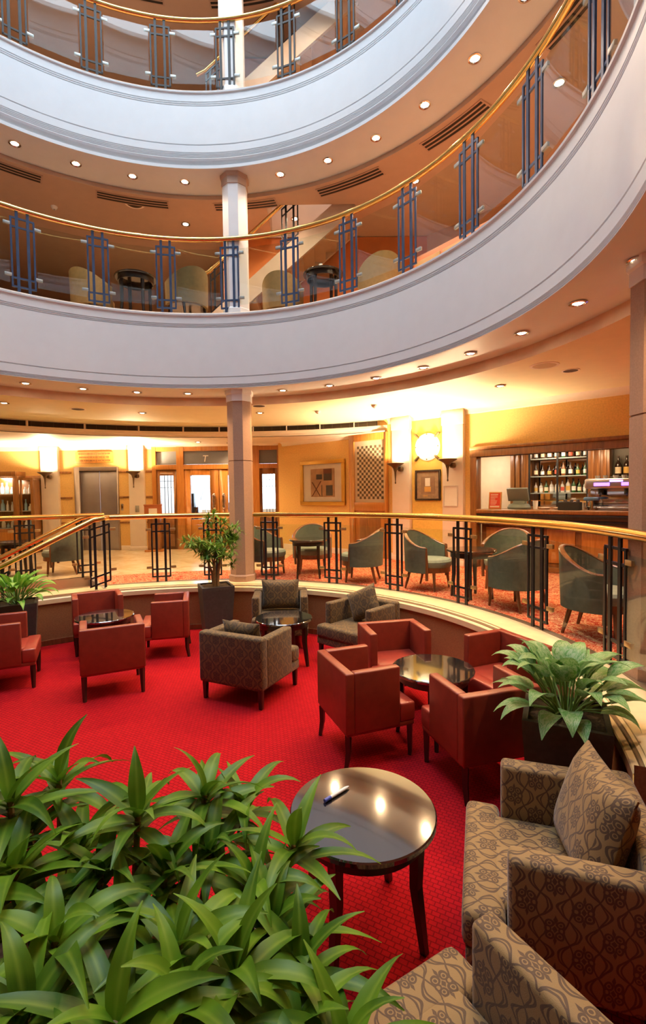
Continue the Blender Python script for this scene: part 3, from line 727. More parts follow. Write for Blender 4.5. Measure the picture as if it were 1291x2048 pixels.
# tall panel with chequered etched glass
dr3 = bpy.data.objects.new('door_3', None); COL.objects.link(dr3); struct(dr3, 'oak door with chequered etched glass'); dr3.location = W(0); dr3.rotation_euler = (0, 0, RZD)
b = B(); b.box(2.18, -.07, U, 2.32, .0, 3.36); b.box(3.12, -.07, U, 3.19, .0, 3.36); b.box(2.32, -.07, 3.21, 3.12, 0, 3.36); b.box(2.32, -.07, 1.70, 3.12, 0, 1.885); b.box(2.32, -.07, U, 3.12, 0, U + .16); b.box(2.32, -.035, U + .16, 3.12, 0, 1.70); b.done('door_frame', OAK, dr3, .008)
b = B(); b.box(2.45, -.05, 1.02, 3.0, -.03, 1.56); b.done('raised_panel', OAKD, dr3, .015)
def chequer():
    t = NT('chequered_etched_glass'); tc = t.n('ShaderNodeTexCoord'); sp = t.n('ShaderNodeSeparateXYZ'); t.l(tc.outputs['Object'], sp.inputs[0]); M = t.math
    px = M('FLOOR', M('MULTIPLY', M('SUBTRACT', sp.outputs[0], 2.385), 1 / .0575)); pz = M('FLOOR', M('MULTIPLY', M('SUBTRACT', sp.outputs[2], 1.955), 1 / .0575))
    ck = M('MODULO', M('ADD', M('ADD', px, pz), 100), 2)
    ins = M('MULTIPLY', M('MULTIPLY', M('GREATER_THAN', px, -.5), M('LESS_THAN', px, 11.5)), M('MULTIPLY', M('GREATER_THAN', pz, -.5), M('LESS_THAN', pz, 19.5)))
    f = M('MULTIPLY', ck, ins)
    t.base(t.mix(f, (.50, .40, .30), (.075, .05, .03))); t.l(M('MULTIPLY_ADD', f, -.25, .35), t.b.inputs['Roughness']); return t.m
b = B(); b.box(2.32, -.03, 1.885, 3.12, -.02, 3.21); b.done('etched_pane', chequer(), dr3)

# ------------------------------------------------------------------ bar
def wl(name, label, cat, s, off, z, grp=None): return thing(name, label, cat, W(s, off, z + (.0015 if name == 'bottle' else 0)), RZD, grp)
b = B(); b.box(5.0, -.05, 2.72, 9.0, .16, 2.86); b.box(5.0, -.08, 2.84, 9.0, .02, 2.90); b.box(5.0, -.05, U, 5.12, .16, 2.72); b.box(8.9, -.05, U, 9.0, .16, 2.72)
o = b.done('trim_11', OAKD, bevel=.008); o.location = W(0); o.rotation_euler = (0, 0, RZD); struct(o, 'oak surround of the bar opening')
t = wl('bar_counter', 'long polished oak bar counter with panelled front', 'bar counter', 0, 0, 0)
b = B(); b.box(5.0 + .13, -.10, 1.695, 8.88, .55, 1.765); b.done('counter_top', OAKD, t, .018, 3)
b = B(); b.box(5.13, -.075, 1.60, 8.88, -.02, 1.695); b.box(5.13, -.03, 1.50, 8.88, .1, 1.60); b.done('counter_moulding', DKWOOD, t, .012)
b = B(); b.box(5.13, .16, U + .005, 8.88, .20, 1.55); b.box(5.13, .10, U + .005, 8.88, .17, U + .09)
b.done('counter_front', OAKD, t, .004)
for k in range(7):
    b = B(); b.box(5.22 + k * .53, .135, U + .16, 5.66 + k * .53, .165, 1.44); b.done('front_panel', OAK, t, .014)
# bar room
b = B(); b.box(4.4, 1.55, U, 9.6, 1.6, 3.3); o = b.done('wall_bar_back', mat('bar_back_wall', (.40, .30, .2), .6), smooth=False); o.location = W(0); o.rotation_euler = (0, 0, RZD); struct(o)
b = B(); b.box(4.4, .12, U, 4.42, 1.55, 3.3); b.box(9.55, .12, U, 9.6, 1.6, 3.3); o = b.done('wall_bar_side', mat('bar_side_wall_cream', (.80, .70, .55), .6), smooth=False); o.location = W(0); o.rotation_euler = (0, 0, RZD); struct(o)
b = B(); b.box(4.4, 1.25, U, 5.27, 1.55, 2.95); o = b.done('wall_bar_cream', MATS['bar_side_wall_cream'], smooth=False); o.location = W(0); o.rotation_euler = (0, 0, RZD); struct(o, 'cream wall behind the bar')
b = B(); b.box(4.4, .12, 2.95, 9.6, 1.6, 3.0); b.box(4.4, .12, U - .02, 9.6, 1.6, U); o = b.done('ceiling_bar', CORN, smooth=False); o.location = W(0); o.rotation_euler = (0, 0, RZD); struct(o)
t = wl('back_bar_unit', 'dark oak back bar with mirrored bottle shelves', 'shelf unit', 0, 0, 0)
b = B(); b.box(5.27, 1.20, U, 5.62, 1.55, 2.95); b.box(6.66, 1.20, U, 7.0, 1.55, 2.95); b.box(5.62, 1.0, U, 6.66, 1.55, 1.78); b.box(7.0, 1.15, U, 9.4, 1.55, 1.72)
for x in (5.30, 5.40, 5.50, 6.70, 6.80, 6.90): b.box(x, 1.17, 1.75, x + .06, 1.21, 2.95)
b.done('unit_body', OAKD, t, .006)
b = B(); b.box(5.62, 1.53, 1.78, 6.66, 1.55, 2.95); b.done('mirror_back', mat('bar_mirror', (.72, .70, .68), .06, 1), t)
b = B(); b.box(5.62, 1.20, 1.78, 5.645, 1.24, 2.95); b.box(6.635, 1.20, 1.78, 6.66, 1.24, 2.95); b.box(6.125, 1.21, 1.78, 6.155, 1.24, 2.95); b.done('shelf_post', BLACK, t)
for z in (2.045, 2.365, 2.70):
    b = B(); b.box(5.64, 1.24, z - .018, 6.64, 1.52, z); b.done('shelf', mat('glass_shelf_edge', (.35, .42, .40), .2), t)
b = B(); b.box(5.64, 1.24, 1.885, 6.64, 1.26, 1.90); b.done('shelf_rail', BRASS, t)
b = B(); b.box(7.0, 1.25, 2.30, 9.3, 1.54, 2.32); b.box(7.0, 1.53, 1.72, 9.3, 1.55, 2.95); b.done('side_shelf', mat('dark_green_shelf', (.10, .10, .07), .3), t)
def bottle(s, off, z, h, r, glassc, labelc, label, grp):
    t = wl('bottle', label, 'bottle', s, off, z, grp)
    b = B(); b.lathe([(0, 0), (r, .003), (r, h * .55), (r * .8, h * .63), (r * .33, h * .74), (r * .3, h * .93), (0, h * .93)], 12); b.done('bottle_glass', mat('bottle_%02d%02d%02d' % tuple(int(c * 99) for c in glassc), glassc, .08, spec=.8), t)
    b = B(); b.lathe([(r * 1.02, h * .14), (r * 1.02, h * .45)], 12); b.done('paper_label', mat('label_%d%d%d' % tuple(int(c * 9) for c in labelc), labelc, .6), t)
    b = B(); b.cyl(0, 0, h * .92, h, r * .36, n=10); b.done('cap', mat('cap_dark', (.08, .05, .04), .4), t)
random.seed(11)
DB, GB, CB, AB = (.03, .015, .01), (.02, .09, .025), (.62, .62, .58), (.22, .08, .02)
cream, white_, redl, gold = (.8, .7, .5), (.9, .88, .85), (.6, .1, .06), (.7, .45, .12)
NMC = {DB: 'dark brown', GB: 'green', CB: 'clear', AB: 'amber'}; NML = {cream: 'cream', white_: 'white', redl: 'red', gold: 'gold'}
rows = [('upper', 2.70, [(DB, white_), (DB, cream), (DB, white_), (AB, cream), (GB, white_), (DB, redl), (DB, cream), (DB, white_)]),
        ('middle', 2.365, [(DB, cream), (DB, white_), (DB, gold), (DB, redl), (AB, cream), (DB, white_), (GB, gold), (GB, white_)]),
        ('lower', 2.045, [(CB, gold), (CB, white_), (GB, cream), (CB, white_), (CB, cream), (CB, redl), (CB, gold), (GB, white_), (GB, cream), (CB, white_)])]
for rn, z, L in rows:
    for i, (g_, l_) in enumerate(L):
        s = 5.71 + (6.58 - 5.71) * i / (len(L) - 1)
        bottle(s, -1.36, z, random.uniform(.20, .27) if rn != 'upper' else .22, random.uniform(.031, .038), g_, l_, f'{NMC[g_]} bottle with {NML[l_]} label, {ORD[i]} from the left on the {rn} bar shelf', f'bottles on the {rn} bar shelf')
for i, (g_, l_) in enumerate([(DB, cream), (DB, gold), (DB, white_), (DB, cream)]):
    bottle(7.10 + i * .13, -1.38, 2.32, .36, .05, g_, l_, f'dark wine bottle with {NML[l_]} label, {ORD[i]} on the side shelf above the coffee machine', 'wine bottles on the side shelf')
# things on the bar counter
t = wl('menu_sign', 'red printed menu sign in an orange frame standing on the bar', 'sign', 5.40, -.10, 1.765)
b = B(); b.box(-.115, -.012, 0, .115, .012, .31); o = b.done('sign_frame', mat('orange_wood_frame', (.66, .30, .06), .4), t, .004); o.rotation_euler = (-.12, 0, 0)
b = B(); b.box(-.095, -.016, .02, .095, -.011, .29); o = b.done('sign_face', mat('scarlet_print', (.72, .06, .03), .5), t); o.rotation_euler = (-.12, 0, 0)
b = B(); random.seed(2)
for k in range(9): w = random.uniform(.05, .08) if k else .085; b.box(-.08, -.018, .255 - k * .022, -.08 + w * 1.6, -.0155, .263 - k * .022 + (.008 if not k else 0))
b.box(-.085, -.018, .03, .085, -.0155, .06); o = b.done('sign_print', mat('pale_print', (.85, .62, .5), .5), t); o.rotation_euler = (-.12, 0, 0)
b = B(); b.bar((0, .05, 0), (0, .05, .25), .015); b.done('sign_strut', BLACK, t)
t = wl('cash_register', 'grey-green till with tilted screen on the bar', 'till', 5.78, -.25, 1.765)
TILL = mat('till_grey_green', (.13, .155, .14), .5)
b = B(); b.lathe([(0, 0), (.19, 0), (.20, .03), (.17, .085), (.10, .11), (0, .115)], 24); b.done('till_base', TILL, t)
b = B(); b.box(-.10, -.05, .09, .12, .06, .20); b.done('till_neck', mat('till_light_grey', (.25, .29, .26), .5), t, .02)
b = B(); b.box(-.18, -.03, 0, .18, .03, .24); o = b.done('till_screen', TILL, t, .012); o.location = (0, -.02, .15); o.rotation_euler = (.38, 0, 0)
b = B(); b.lathe([(0, 0), (.035, 0), (.045, .15), (.04, .15), (.03, .01), (0, .01)], 12); o = tag(b.done('cup', PORC), 'white paper cup beside the till', 'cup'); o.location = W(6.04, -.3, 1.765)
for i, s in enumerate((6.19, 6.42)):
    b = B(); b.lathe([(0, 0), (.065, .0), (.10, .03), (.093, .03), (.06, .01), (0, .012)], 20); o = tag(b.done('dish', PORC), ['white dish on the bar nearer the till', 'white dish on the bar nearer the black box'][i], 'dish', 'dishes on the bar'); o.location = W(s, -.32, 1.765)
t = wl('condiment_box', 'black open box of sachets on the bar counter', 'box', 6.66, -.05, 1.765)
b = B(); b.box(-.16, -.09, 0, .16, .09, .012); 
for x0, y0, x1, y1 in ((-.16, -.09, .16, -.078), (-.16, .078, .16, .09), (-.16, -.078, -.148, .078), (.148, -.078, .16, .078)): b.box(x0, y0, .012, x1, y1, .13)
b.done('box_body', BLACK, t)
b = B()
for k in range(9): b.box(-.14 + k * .031, -.07, .012, -.12 + k * .031, .07, .11 + .03 * (k % 3))
b.done('sachet', mat('grey_sachets', (.10, .09, .09), .5), t)
t = wl('coffee_machine', 'chrome espresso machine with purple lit panels at the bar end', 'coffee machine', 7.22, -.40, 1.765)
b = B(); b.box(-.34, -.05, .06, .42, .28, .34); b.box(-.36, -.20, .0, .44, .28, .06); b.done('machine_body', CHROME, t, .02)
b = B(); b.box(-.38, -.24, .34, .46, .28, .50); b.done('machine_head', mat('brushed_chrome', (.62, .58, .58), .3, .9), t, .035, 3)
for x in (-.24, .14):
    b = B(); b.box(x, -.25, .385, x + .22, -.236, .435); b.done('lit_panel', emit('purple_glow', (.25, .10, 1.0), 3.5), t, .004)
b = B(); b.box(-.02, -.25, .445, .16, -.236, .475); b.done('lit_panel', emit('violet_glow', (.30, .22, .95), 2.5), t, .004)
for x in (-.16, .20):
    b = B(); b.cyl(x, -.14, .25, .34, .04); b.tube([(x, -.16, .27), (x + .02, -.26, .25), (x + .03, -.34, .23)], .018, 8); b.done('group_handle', BLACK, t)
b = B(); b.tube([(-.30, -.12, .33), (-.33, -.2, .25), (-.32, -.22, .12)], .008, 6); b.done('steam_wand', CHROME, t)
for i in range(5):
    b = B(); b.lathe([(0, 0), (.03, 0), (.042, .055), (.038, .055), (.025, .008), (0, .008)], 14); o = tag(b.done('coffee_cup', PORC), f'white coffee cup, {ORD[i]} along the top of the espresso machine', 'cup', 'cups on the espresso machine'); o.location = W(6.97 + i * .13, -.40 + (.0 if i % 2 else -.06), 1.765 + .50)
t = wl('beer_font', 'blue and chrome drinks tap beside the espresso machine', 'tap', 6.96, -.12, 1.765)
b = B(); b.cyl(0, 0, 0, .03, .06); b.cyl(0, 0, .03, .17, .025); b.done('tap_column', CHROME, t)
b = B(); b.box(-.11, -.05, .15, .11, .05, .21); b.done('tap_badge', mat('blue_badge', (.10, .22, .45), .2), t, .02, 3)
for i in range(4):
    b = B(); b.lathe([(0, 0), (.028, 0), (.034, .11), (.031, .11), (.025, .006), (0, .006)], 12); o = tag(b.done('tumbler', mat('clear_tumbler', (.72, .74, .72), .08)), f'clear tumbler, {ORD[i]} of the row behind the black box', 'glass', 'tumblers on the bar'); o.location = W(6.45 + i * .10, -.48, 1.765)
lamp('AREA', 'bar_shelf_lamp', W(6.15, -.95, 2.92), 10, (1, .75, .5), None, .5)
lamp('AREA', 'bar_counter_lamp', W(7.0, -.5, 2.92), 14, (1, .65, .35), None, .5)
lamp('AREA', 'bar_corner_lamp', W(5.0, -.6, 2.92), 9, (1, .80, .6), None, .4)

# ------------------------------------------------------------------ columns
def column(n, x, y, z0, z1, m, capm, rr, joint=None, a0=pi / 8):
    c = bpy.data.objects.new(f'column_{n}', None); COL.objects.link(c); struct(c, 'eight-sided column'); c.location = (x, y, 0)
    b = B()
    if joint: b.cyl(0, 0, z0, joint - .006, rr, n=8, a0=a0); b.cyl(0, 0, joint - .006, joint + .006, rr - .012, n=8, a0=a0); b.cyl(0, 0, joint + .006, z1 - .17, rr, n=8, a0=a0)
    else: b.cyl(0, 0, z0, z1 - .17, rr, n=8, a0=a0)
    b.done('shaft', m, c, smooth=False)
    b = B(); b.lathe([(0, z1 - .18), (rr + .012, z1 - .18), (rr + .012, z1 - .075), (rr + .03, z1 - .06), (rr + .03, z1), (0, z1)], 8, a0=a0); b.done('capital', capm, c, smooth=False)
    b = B(); b.lathe([(0, z0), (rr + .025, z0), (rr + .025, z0 + .09), (rr + .008, z0 + .11), (0, z0 + .11)], 8, a0=a0); b.done('plinth', m, c, smooth=False)
CA = (-1.325, 7.82); CB_ = (2.47, 3.52)
column(1, *CA, U, 3.752, COLM, COLW, .20, 2.634); column(2, *CB_, U, 3.752, COLM, COLW, .20, 2.634)
column(3, *CA, L1, 7.10, COLW, CEIL1, .20); column(4, *CB_, L1, 7.10, COLW, CEIL1, .20)
column(5, *CA, L2, 10.42, COLW, CEIL1, .20); column(6, *CB_, L2, 10.42, COLW, CEIL1, .20)

# ------------------------------------------------------------------ balustrades
def post_mesh(m, H, sl=0):
    """geometric balustrade post: two full-height bars through a double-barred rectangle, slope sl per metre along x"""
    k = lambda x: sl * x
    b = B()
    for x in (-.066, .066): b.box(x - .018, -.009, .0, x + .018, .009, H - .03, sh=lambda x, y: k(x))
    for x in (-.137, .137): b.box(x - .012, -.008, .085, x + .012, .008, H - .125, sh=lambda x, y: k(x))
    for z in (.085, .205, H - .125, H - .245): b.box(-.147, -.014, z - .012, .149, .004, z + .012, sh=lambda x, y: k(x))
    return b
def clip_pos(H, sl=0): return [(sx * .185, z + sl * sx * .185) for sx in (-1, 1) for z in (.235, H - .215)]
def railing(name, label, zf, zr, r, angles, m, clipm, a0, a1, rr=.034, skip=()):
    t = thing(name, label, 'railing', (CX, CY, zf)); H = zr - zf
    n = max(24, int(abs(a1 - a0) / 2)); full = a1 - a0 >= 359.9
    pts = [(r * cos(rad(a0 + (a1 - a0) * i / n)), r * sin(rad(a0 + (a1 - a0) * i / n)), H) for i in range(n if full else n + 1)]
    B().tube(pts, rr, 12, full).done('handrail', BRASS, t)
    pm = cm = None
    for a in angles:
        if pm is None:
            p = post_mesh(m, H).done('post', m, t, smooth=False); pm = p.data
        else:
            p = bpy.data.objects.new('post', pm); COL.objects.link(p); p.parent = t
        p.location = (r * cos(rad(a)), r * sin(rad(a)), 0); p.rotation_euler = (0, 0, rad(a) - pi / 2 + pi)
        for x, z in clip_pos(H):
            if cm is None: c = B().box(-.042, -.014, -.021, .042, .012, .021).done('clip', clipm, p, .003); cm = c.data
            else: c = bpy.data.objects.new('clip', cm); COL.objects.link(c); c.parent = p
            c.location = (x, 0, z)
    for q, (p0, p1) in enumerate(zip(angles, angles[1:])):
        if q in skip: continue
        da = math.degrees(.165 / r); lo, hi = sorted((p0, p1)); lo += da; hi -= da
        P0 = Vector((r * cos(rad(lo)), r * sin(rad(lo)), 0)); P1 = Vector((r * cos(rad(hi)), r * sin(rad(hi)), 0))
        e = (P1 - P0).normalized(); nrm = Vector((e.y, -e.x, 0)) * .003
        b = B(); b.prism([tuple((P0 + nrm)[:2]), tuple((P1 + nrm)[:2]), tuple((P1 - nrm)[:2]), tuple((P0 - nrm)[:2])], .125, H - .155); b.done('glass_panel', GLASS, t, smooth=False)
    return t
ANG = [143.5, 128.7, 114.3, 99.8, 85.0, 70.3, 55.7, 41.0, 26.1, 11.4, -3.1, -17.8, -32.5]
railing('balustrade', 'brass topped glass balustrade of the first balcony with dark steel posts coloured by reflected sky', L1 + .005, 6.065, 3.80, ANG, SKYM, CLIPM, 0, 360, .038)
railing('balustrade', 'brass topped glass balustrade of the uppermost visible balcony with dark posts', L2, 9.35, 3.80, ANG, mat('dark_brown_enamel', (.022, .017, .014), .5), CLIPM, 0, 360)
ANG0 = [102.9, 91.2, 77.6, 62.1, 47.1, 30.8, 14.0, -1.8, -14]
railing('balustrade', 'brass topped glass balustrade around the sunken lounge with black posts', .703, 1.765, 4.0, ANG0, DARKM, CLIPB, -14, 114.0, .042)
# stair railings
def line_rail(label, runs, posts, loc=(0, 0, 0)):
    t = thing('stair_railing', label, 'railing', loc)
    for pts in runs: B().tube(pts, .042, 12).done('handrail', BRASS, t)
    for p, dirv, zf, zr, sl in posts:
        o = post_mesh(DARKM, zr - zf, sl).done('post', DARKM, t, smooth=False); o.location = (p.x, p.y, zf); o.rotation_euler = (0, 0, atan2(dirv.y, dirv.x))
        for x, z in clip_pos(zr - zf, sl):
            c = B().box(-.042, -.014, -.021, .042, .012, .021).done('clip', CLIPB, o, .003); c.location = (x, 0, z)
    return t
P1 = Vector(top[0]); P2 = Vector(top[1]); ev = sd
def sp(P, t_, z): return (P.x + ev.x * t_, P.y + ev.y * t_, z)
a114 = on_circle(114.0, 4.0)
line_rail('sloping brass handrail on the near side of the steps', [[(a114[0], a114[1], 1.765), (P1.x, P1.y, 1.765), sp(P1, .12, 1.745), sp(P1, 1.5, 1.06), sp(P1, 2.4, .62 + .40)]],
          [(P1 + ev * .05, ev, .70, 1.765, -.28), (P1 + ev * 1.35, ev, .05, 1.14, -.5)])
line_rail('sloping brass handrail on the far side of the steps with level guard rail above', [[sp(P2, -.05, 1.765), sp(P2, .12, 1.72), sp(P2, 1.5, 1.03), sp(P2, 2.4, .98)], [sp(P2, -.25, 1.765), sp(P2, .5, 1.765), sp(P2, 3.4, 1.765)]],
          [(P2 + ev * .05, ev, .70, 1.765, 0), (P2 + ev * .95, ev, .70, 1.765, 0), (P2 + ev * 2.1, ev, .70, 1.765, 0)])

# ------------------------------------------------------------------ downlights
def downlight(name, loc, label, group, power, cone=105, proto=None, col=WARM):
    if proto is None:
        t = thing(name, label, 'ceiling light', loc, 0, group)
        b = B(); b.lathe([(.052, .0), (.075, -.002), (.078, -.012), (.060, -.016), (.050, -.006), (.048, .0)], 20); b.done('trim_ring', CHROME, t)
        b = B(); b.lathe([(0, -.014), (.036, -.012), (.044, -.004), (.044, 0)], 16); b.done('lamp_lens', LAMPON, t)
        lamp('SPOT', 'downlight_lamp', (0, 0, -.03), power, col, t, .04, cone, .7)
        return t
    return dup(proto, loc, 0, label, group)
p0 = None
for i, a in enumerate((128.7, 118.1, 107.2, 96.1, 85, 73.9, 62.6, 51.3, 40.1, 29.3, 18.1, 6.7, -4.5, -16)):
    o = downlight('downlight', (*on_circle(a, 4.04), 3.75), f'{ORD[i]} glowing downlight from the left under the lowest balcony edge', 'downlights under the first balcony', 75, 130, p0); p0 = p0 or o
p1 = None
for i, (x, y, w) in enumerate(((-5.07, 7.75, 'above the steps'), (-3.28, 8.86, 'in front of the long air grille, left of the column'), (-1.15, 9.04, 'just right of the column'), (2.59, 7.03, 'in front of the bar'), (4.6, 5.2, 'behind the right column'))):
    o = downlight('downlight', (x, y, 3.62), f'downlight in the cream ceiling {w}', 'downlights in the cream ceiling', 55, 130, p1); p1 = p1 or o
p2 = None
for i, a in enumerate((129, 118, 106.8, 95.6, 84.5, 73.6, 62.3, 50.8, 39.4, 28.2, 17.4, 6.2, -5)):
    o = downlight('downlight', (*on_circle(a, 4.04), 7.098), f'{ORD[i]} glowing downlight from the left under the middle balcony edge', 'downlights under the second balcony', 40, 140, p2, COOL); p2 = p2 or o
p5 = None
for i, (a, w) in enumerate(((97.7, 'left of the white column'), (75.3, 'right of the white column'), (50.6, 'above the sloping part of the brass rail'), (25, 'at the far right'))):
    o = downlight('downlight', (*on_circle(a, 5.15), 7.03), f'downlight deep in the first gallery ceiling {w}', 'downlights deep in the first gallery', 110, 150, p5, COOL); p5 = p5 or o
p4 = None
for i, a in enumerate((129, 106.8, 84.5, 62.3, 39.4, 17.4)):
    o = downlight('downlight', (*on_circle(a, 4.04), 10.445), f'{ORD[i]} downlight from the left in the topmost gallery ceiling', 'downlights in the topmost gallery', 120, 150, p4, COOL); p4 = p4 or o
for i, (x, y) in enumerate(((-2.3, 12.0), (-3.0, 11.7))):
    downlight('downlight', (x, y, 3.385), ['downlight over the glass doors nearer the column', 'downlight over the glass doors nearer the lift'][i], 'downlights over the glass doors', 30, 120, p1)

# vents, speakers, detectors in the ceilings
def arc_vent(r, z, a0, a1, label, grp):
    t = thing('ceiling_vent', label, 'vent', (CX, CY, z), 0, grp)
    b = B(); b.ring([(r - .115, -.003), (r - .115, -.008), (r + .115, -.008), (r + .115, -.003)], a0, a1, 14, (0, 0)); b.done('vent_plate', mat('vent_plate_peach', (.50, .33, .24), .5), t)
    for k in (-1, 0, 1):
        b = B(); b.ring([(r + k * .07 - .02, -.006), (r + k * .07 - .02, -.010), (r + k * .07 + .02, -.010), (r + k * .07 + .02, -.006)], a0 + .3, a1 - .3, 14, (0, 0)); b.done('vent_slot', mat('vent_slot_black', (.03, .02, .015), .8), t)
for lv, z in (('first', 7.03), ('second', 10.40)):
    for i, (a0, a1) in enumerate(((123.7, 137.5), (100.1, 114.4), (77.0, 90.8), (53.8, 68.0), (32.3, 45.0), (9, 22))):
        arc_vent(4.60, z, a0, a1, f'{ORD[i]} curved triple slot ceiling vent from the left in the {lv} gallery', f'slot vents of the {lv} gallery')
for nm, x, y, z, r_, lab in (('ceiling_speaker', 2.73, 5.94, 3.62, .17, 'large round cream speaker in the ceiling before the bar'), ('ceiling_vent', 3.19, 6.21, 3.62, .11, 'small round grille beside the round ceiling speaker'), ('ceiling_speaker', -4.23, 8.42, 3.62, .13, 'round ceiling grille above the steps'), ('ceiling_speaker', -1.08, 8.37, 3.62, .13, 'round ceiling grille right behind the column'), ('ceiling_speaker', -3.1, 8.3, 7.03, .17, 'round brown grille in the first gallery ceiling')):
    t = thing(nm, lab, 'ceiling grille', (x, y, z)); b = B(); b.lathe([(r_ * .8, -.006), (r_, -.004), (r_, 0)], 28); b.done('rim', CORN, t); b = B(); b.lathe([(0, -.004), (r_ * .8, -.005)], 28); b.done('mesh_face', mat('speaker_mesh', (.55, .42, .26), .6) if 'large' in lab else SLOTM, t)
for x, y, z, lab in ((-.07, 8.97, 3.62, 'white smoke detector in the ceiling right of the column'), (.92, 8.44, 3.62, 'small smoke detector in the ceiling near the chequered door'), (-4.49, 8.37, 7.03, 'white smoke detector in the first gallery ceiling')):
    t = thing('smoke_detector', lab, 'smoke detector', (x, y, z)); b = B(); b.lathe([(0, -.045), (.03, -.045), (.045, -.03), (.055, -.012), (.055, 0)], 18); b.done('detector_body', PORC, t); b = B(); b.cyl(0, 0, -.055, -.045, .015, n=12); b.done('detector_lens', CLIPM, t)

# ------------------------------------------------------------------ furniture: red leather chairs
def red_chair(label):
    t = thing('tub_chair', label, 'chair', (0, 0, 0), 0, 'red leather tub chairs')
    w, d0, d1, z0, z1, th = .315, -.30, .165, .27, .74, .075
    b = B(); b.box(-w, d0, z0, w, d0 + th, z1); b.done('backrest', LEATH, t, .014, 3)
    for s in (-1, 1):
        b = B(); x0, x1 = sorted((s * w, s * (w - th))); b.box(x0, d0 + th - .004, z0, x1, d1, z1); b.done('armrest', LEATH, t, .014, 3)
    b = B(); b.box(-w + th, d0 + th, .29, w - th, .20, .44); b.box(-w + .004, d1, .29, w - .004, .30, .44); b.done('seat_cushion', LEATHS, t, .018, 3)
    b = B(); b.box(-w + .01, d0 + .01, .255, w - .01, .29, .295); b.done('seat_frame', LEATH, t, .006)
    for sx in (-1, 1):
        for y in (d0 + .03, .265):
            b = B(); x = sx * (w - .035); yb = y + (-.02 if y < 0 else .0)
            b.tube([(x, y, .26), (x, y, .12), (x, yb, 0)], .02, 4, rs=[.028, .024, .018]); b.done('leg', DKWOOD, t, smooth=False)
    return t
def at_back(mid, f, d):
    n = hypot(*f); return (mid[0] + f[0] / n * d, mid[1] + f[1] / n * d, 0)
RC = None
for mid, f, lab in (((.04, 3.83), (.58, .22), 'red leather tub chair left of the right-hand table, back to the red floor'),
                    ((1.205, 3.195), (-.28, .96), 'red leather tub chair nearest the variegated plant, back to the viewer'),
                    ((.65, 5.07), (.2, -.97), 'red leather tub chair beyond the right-hand table facing the viewer'),
                    ((1.87, 4.42), (-.92, -.38), 'red leather tub chair against the ledge right of the right-hand table'),
                    ((-2.2, 4.94), (-.44, .9), 'red leather tub chair in front of the left table, back to the viewer'),
                    ((-1.83, 6.46), (-.97, -.25), 'red leather tub chair beside the tall charcoal planter at the left table'),
                    ((-3.28, 6.86), (.48, -.87), 'red leather tub chair against the ledge behind the left table')):
    p = at_back(mid, f, .30)
    if RC is None: RC = red_chair(lab); RC.location = p; RC.rotation_euler = (0, 0, head(f))
    else: dup(RC, p, head(f), lab)
dup(RC, (-3.58, 5.37, 0), head((.9, .43)), 'red leather tub chair cut off by the left edge beside the left planter')

# round black tables
def round_table(label, h=.58, r=.35):
    t = thing('round_table', label, 'table', (0, 0, 0), 0, 'round black lounge tables')
    b = B(); b.lathe([(0, h - .032), (r - .012, h - .032), (r, h - .024), (r, h - .006), (r - .006, h), (0, h)], 64); b.done('table_top', BLKTOP, t, ang=30)
    b = B(); b.lathe([(r - .07, h - .095), (r - .05, h - .095), (r - .05, h - .03), (r - .07, h - .03), (r - .07, h - .095)], 48); b.done('apron', DKWOOD, t)
    for k in range(4):
        a = pi / 4 + k * pi / 2 + .25; q = r - .075
        b = B(); b.tube([(q * cos(a), q * sin(a), h - .035), (q * .97 * cos(a), q * .97 * sin(a), .3), ((q + .03) * cos(a), (q + .03) * sin(a), 0)], .02, 4, rs=[.036, .030, .021]); b.done('leg', DKWOOD, t, smooth=False)
    return t
T0 = round_table('round black gloss table with a pen lying on it, nearest the viewer'); T0.location = (.17, 2.26, 0)
dup(T0, (.93, 4.10, 0), .4, 'round black gloss table amid the four red chairs on the right')
dup(T0, (-.5, 5.86, 0), .2, 'round black gloss table amid the patterned armchairs at the back')
dup(T0, (-2.80, 6.08, 0), .7, 'round black gloss table amid the red chairs on the left')
t = thing('pen', 'white and blue pen lying on the nearest black table', 'pen', (.05, 2.36, .5895), .75)
o = B().tube([(-.08, 0, 0), (.06, 0, 0), (.085, 0, 0)], .009, 10, rs=[.009, .009, .003]).done('pen_barrel', PORC, t); o = B().tube([(-.085, 0, 0), (-.045, 0, 0)], .0098, 10).done('pen_cap', mat('blue_cap', (.06, .10, .45), .3), t)

# ------------------------------------------------------------------ patterned armchairs
def pad(b, x0, y0, z0, x1, y1, z1): return b.box(x0, y0, z0, x1, y1, z1)
def cushion_mesh(w, h, th, n=10):
    b = B(); rows = []
    for side in (1, -1):
        g = [[None] * (n + 1) for _ in range(n + 1)]
        for i in range(n + 1):
            for j in range(n + 1):
                u_, v_ = i / n * 2 - 1, j / n * 2 - 1
                e = (1 - u_ ** 4) * (1 - v_ ** 4)
                pinch = 1 - .06 * (1 - abs(u_) ** 2) * abs(v_) ** 3; pinch2 = 1 - .06 * (1 - abs(v_) ** 2) * abs(u_) ** 3
                g[i][j] = b.bm.verts.new((u_ * w / 2 * pinch2, side * (th / 2 * e ** .6 + .004), v_ * h / 2 * pinch))
        for i in range(n):
            for j in range(n): b.bm.faces.new((g[i][j], g[i + 1][j], g[i + 1][j + 1], g[i][j + 1]))
        rows.append(g)
    A, C = rows
    rim = [(i, 0) for i in range(n)] + [(n, j) for j in range(n)] + [(n - i, n) for i in range(n)] + [(0, n - j) for j in range(n)]
    for (i, j), (k, l) in zip(rim, rim[1:] + rim[:1]): b.bm.faces.new((A[i][j], A[k][l], C[k][l], C[i][j]))
    return b
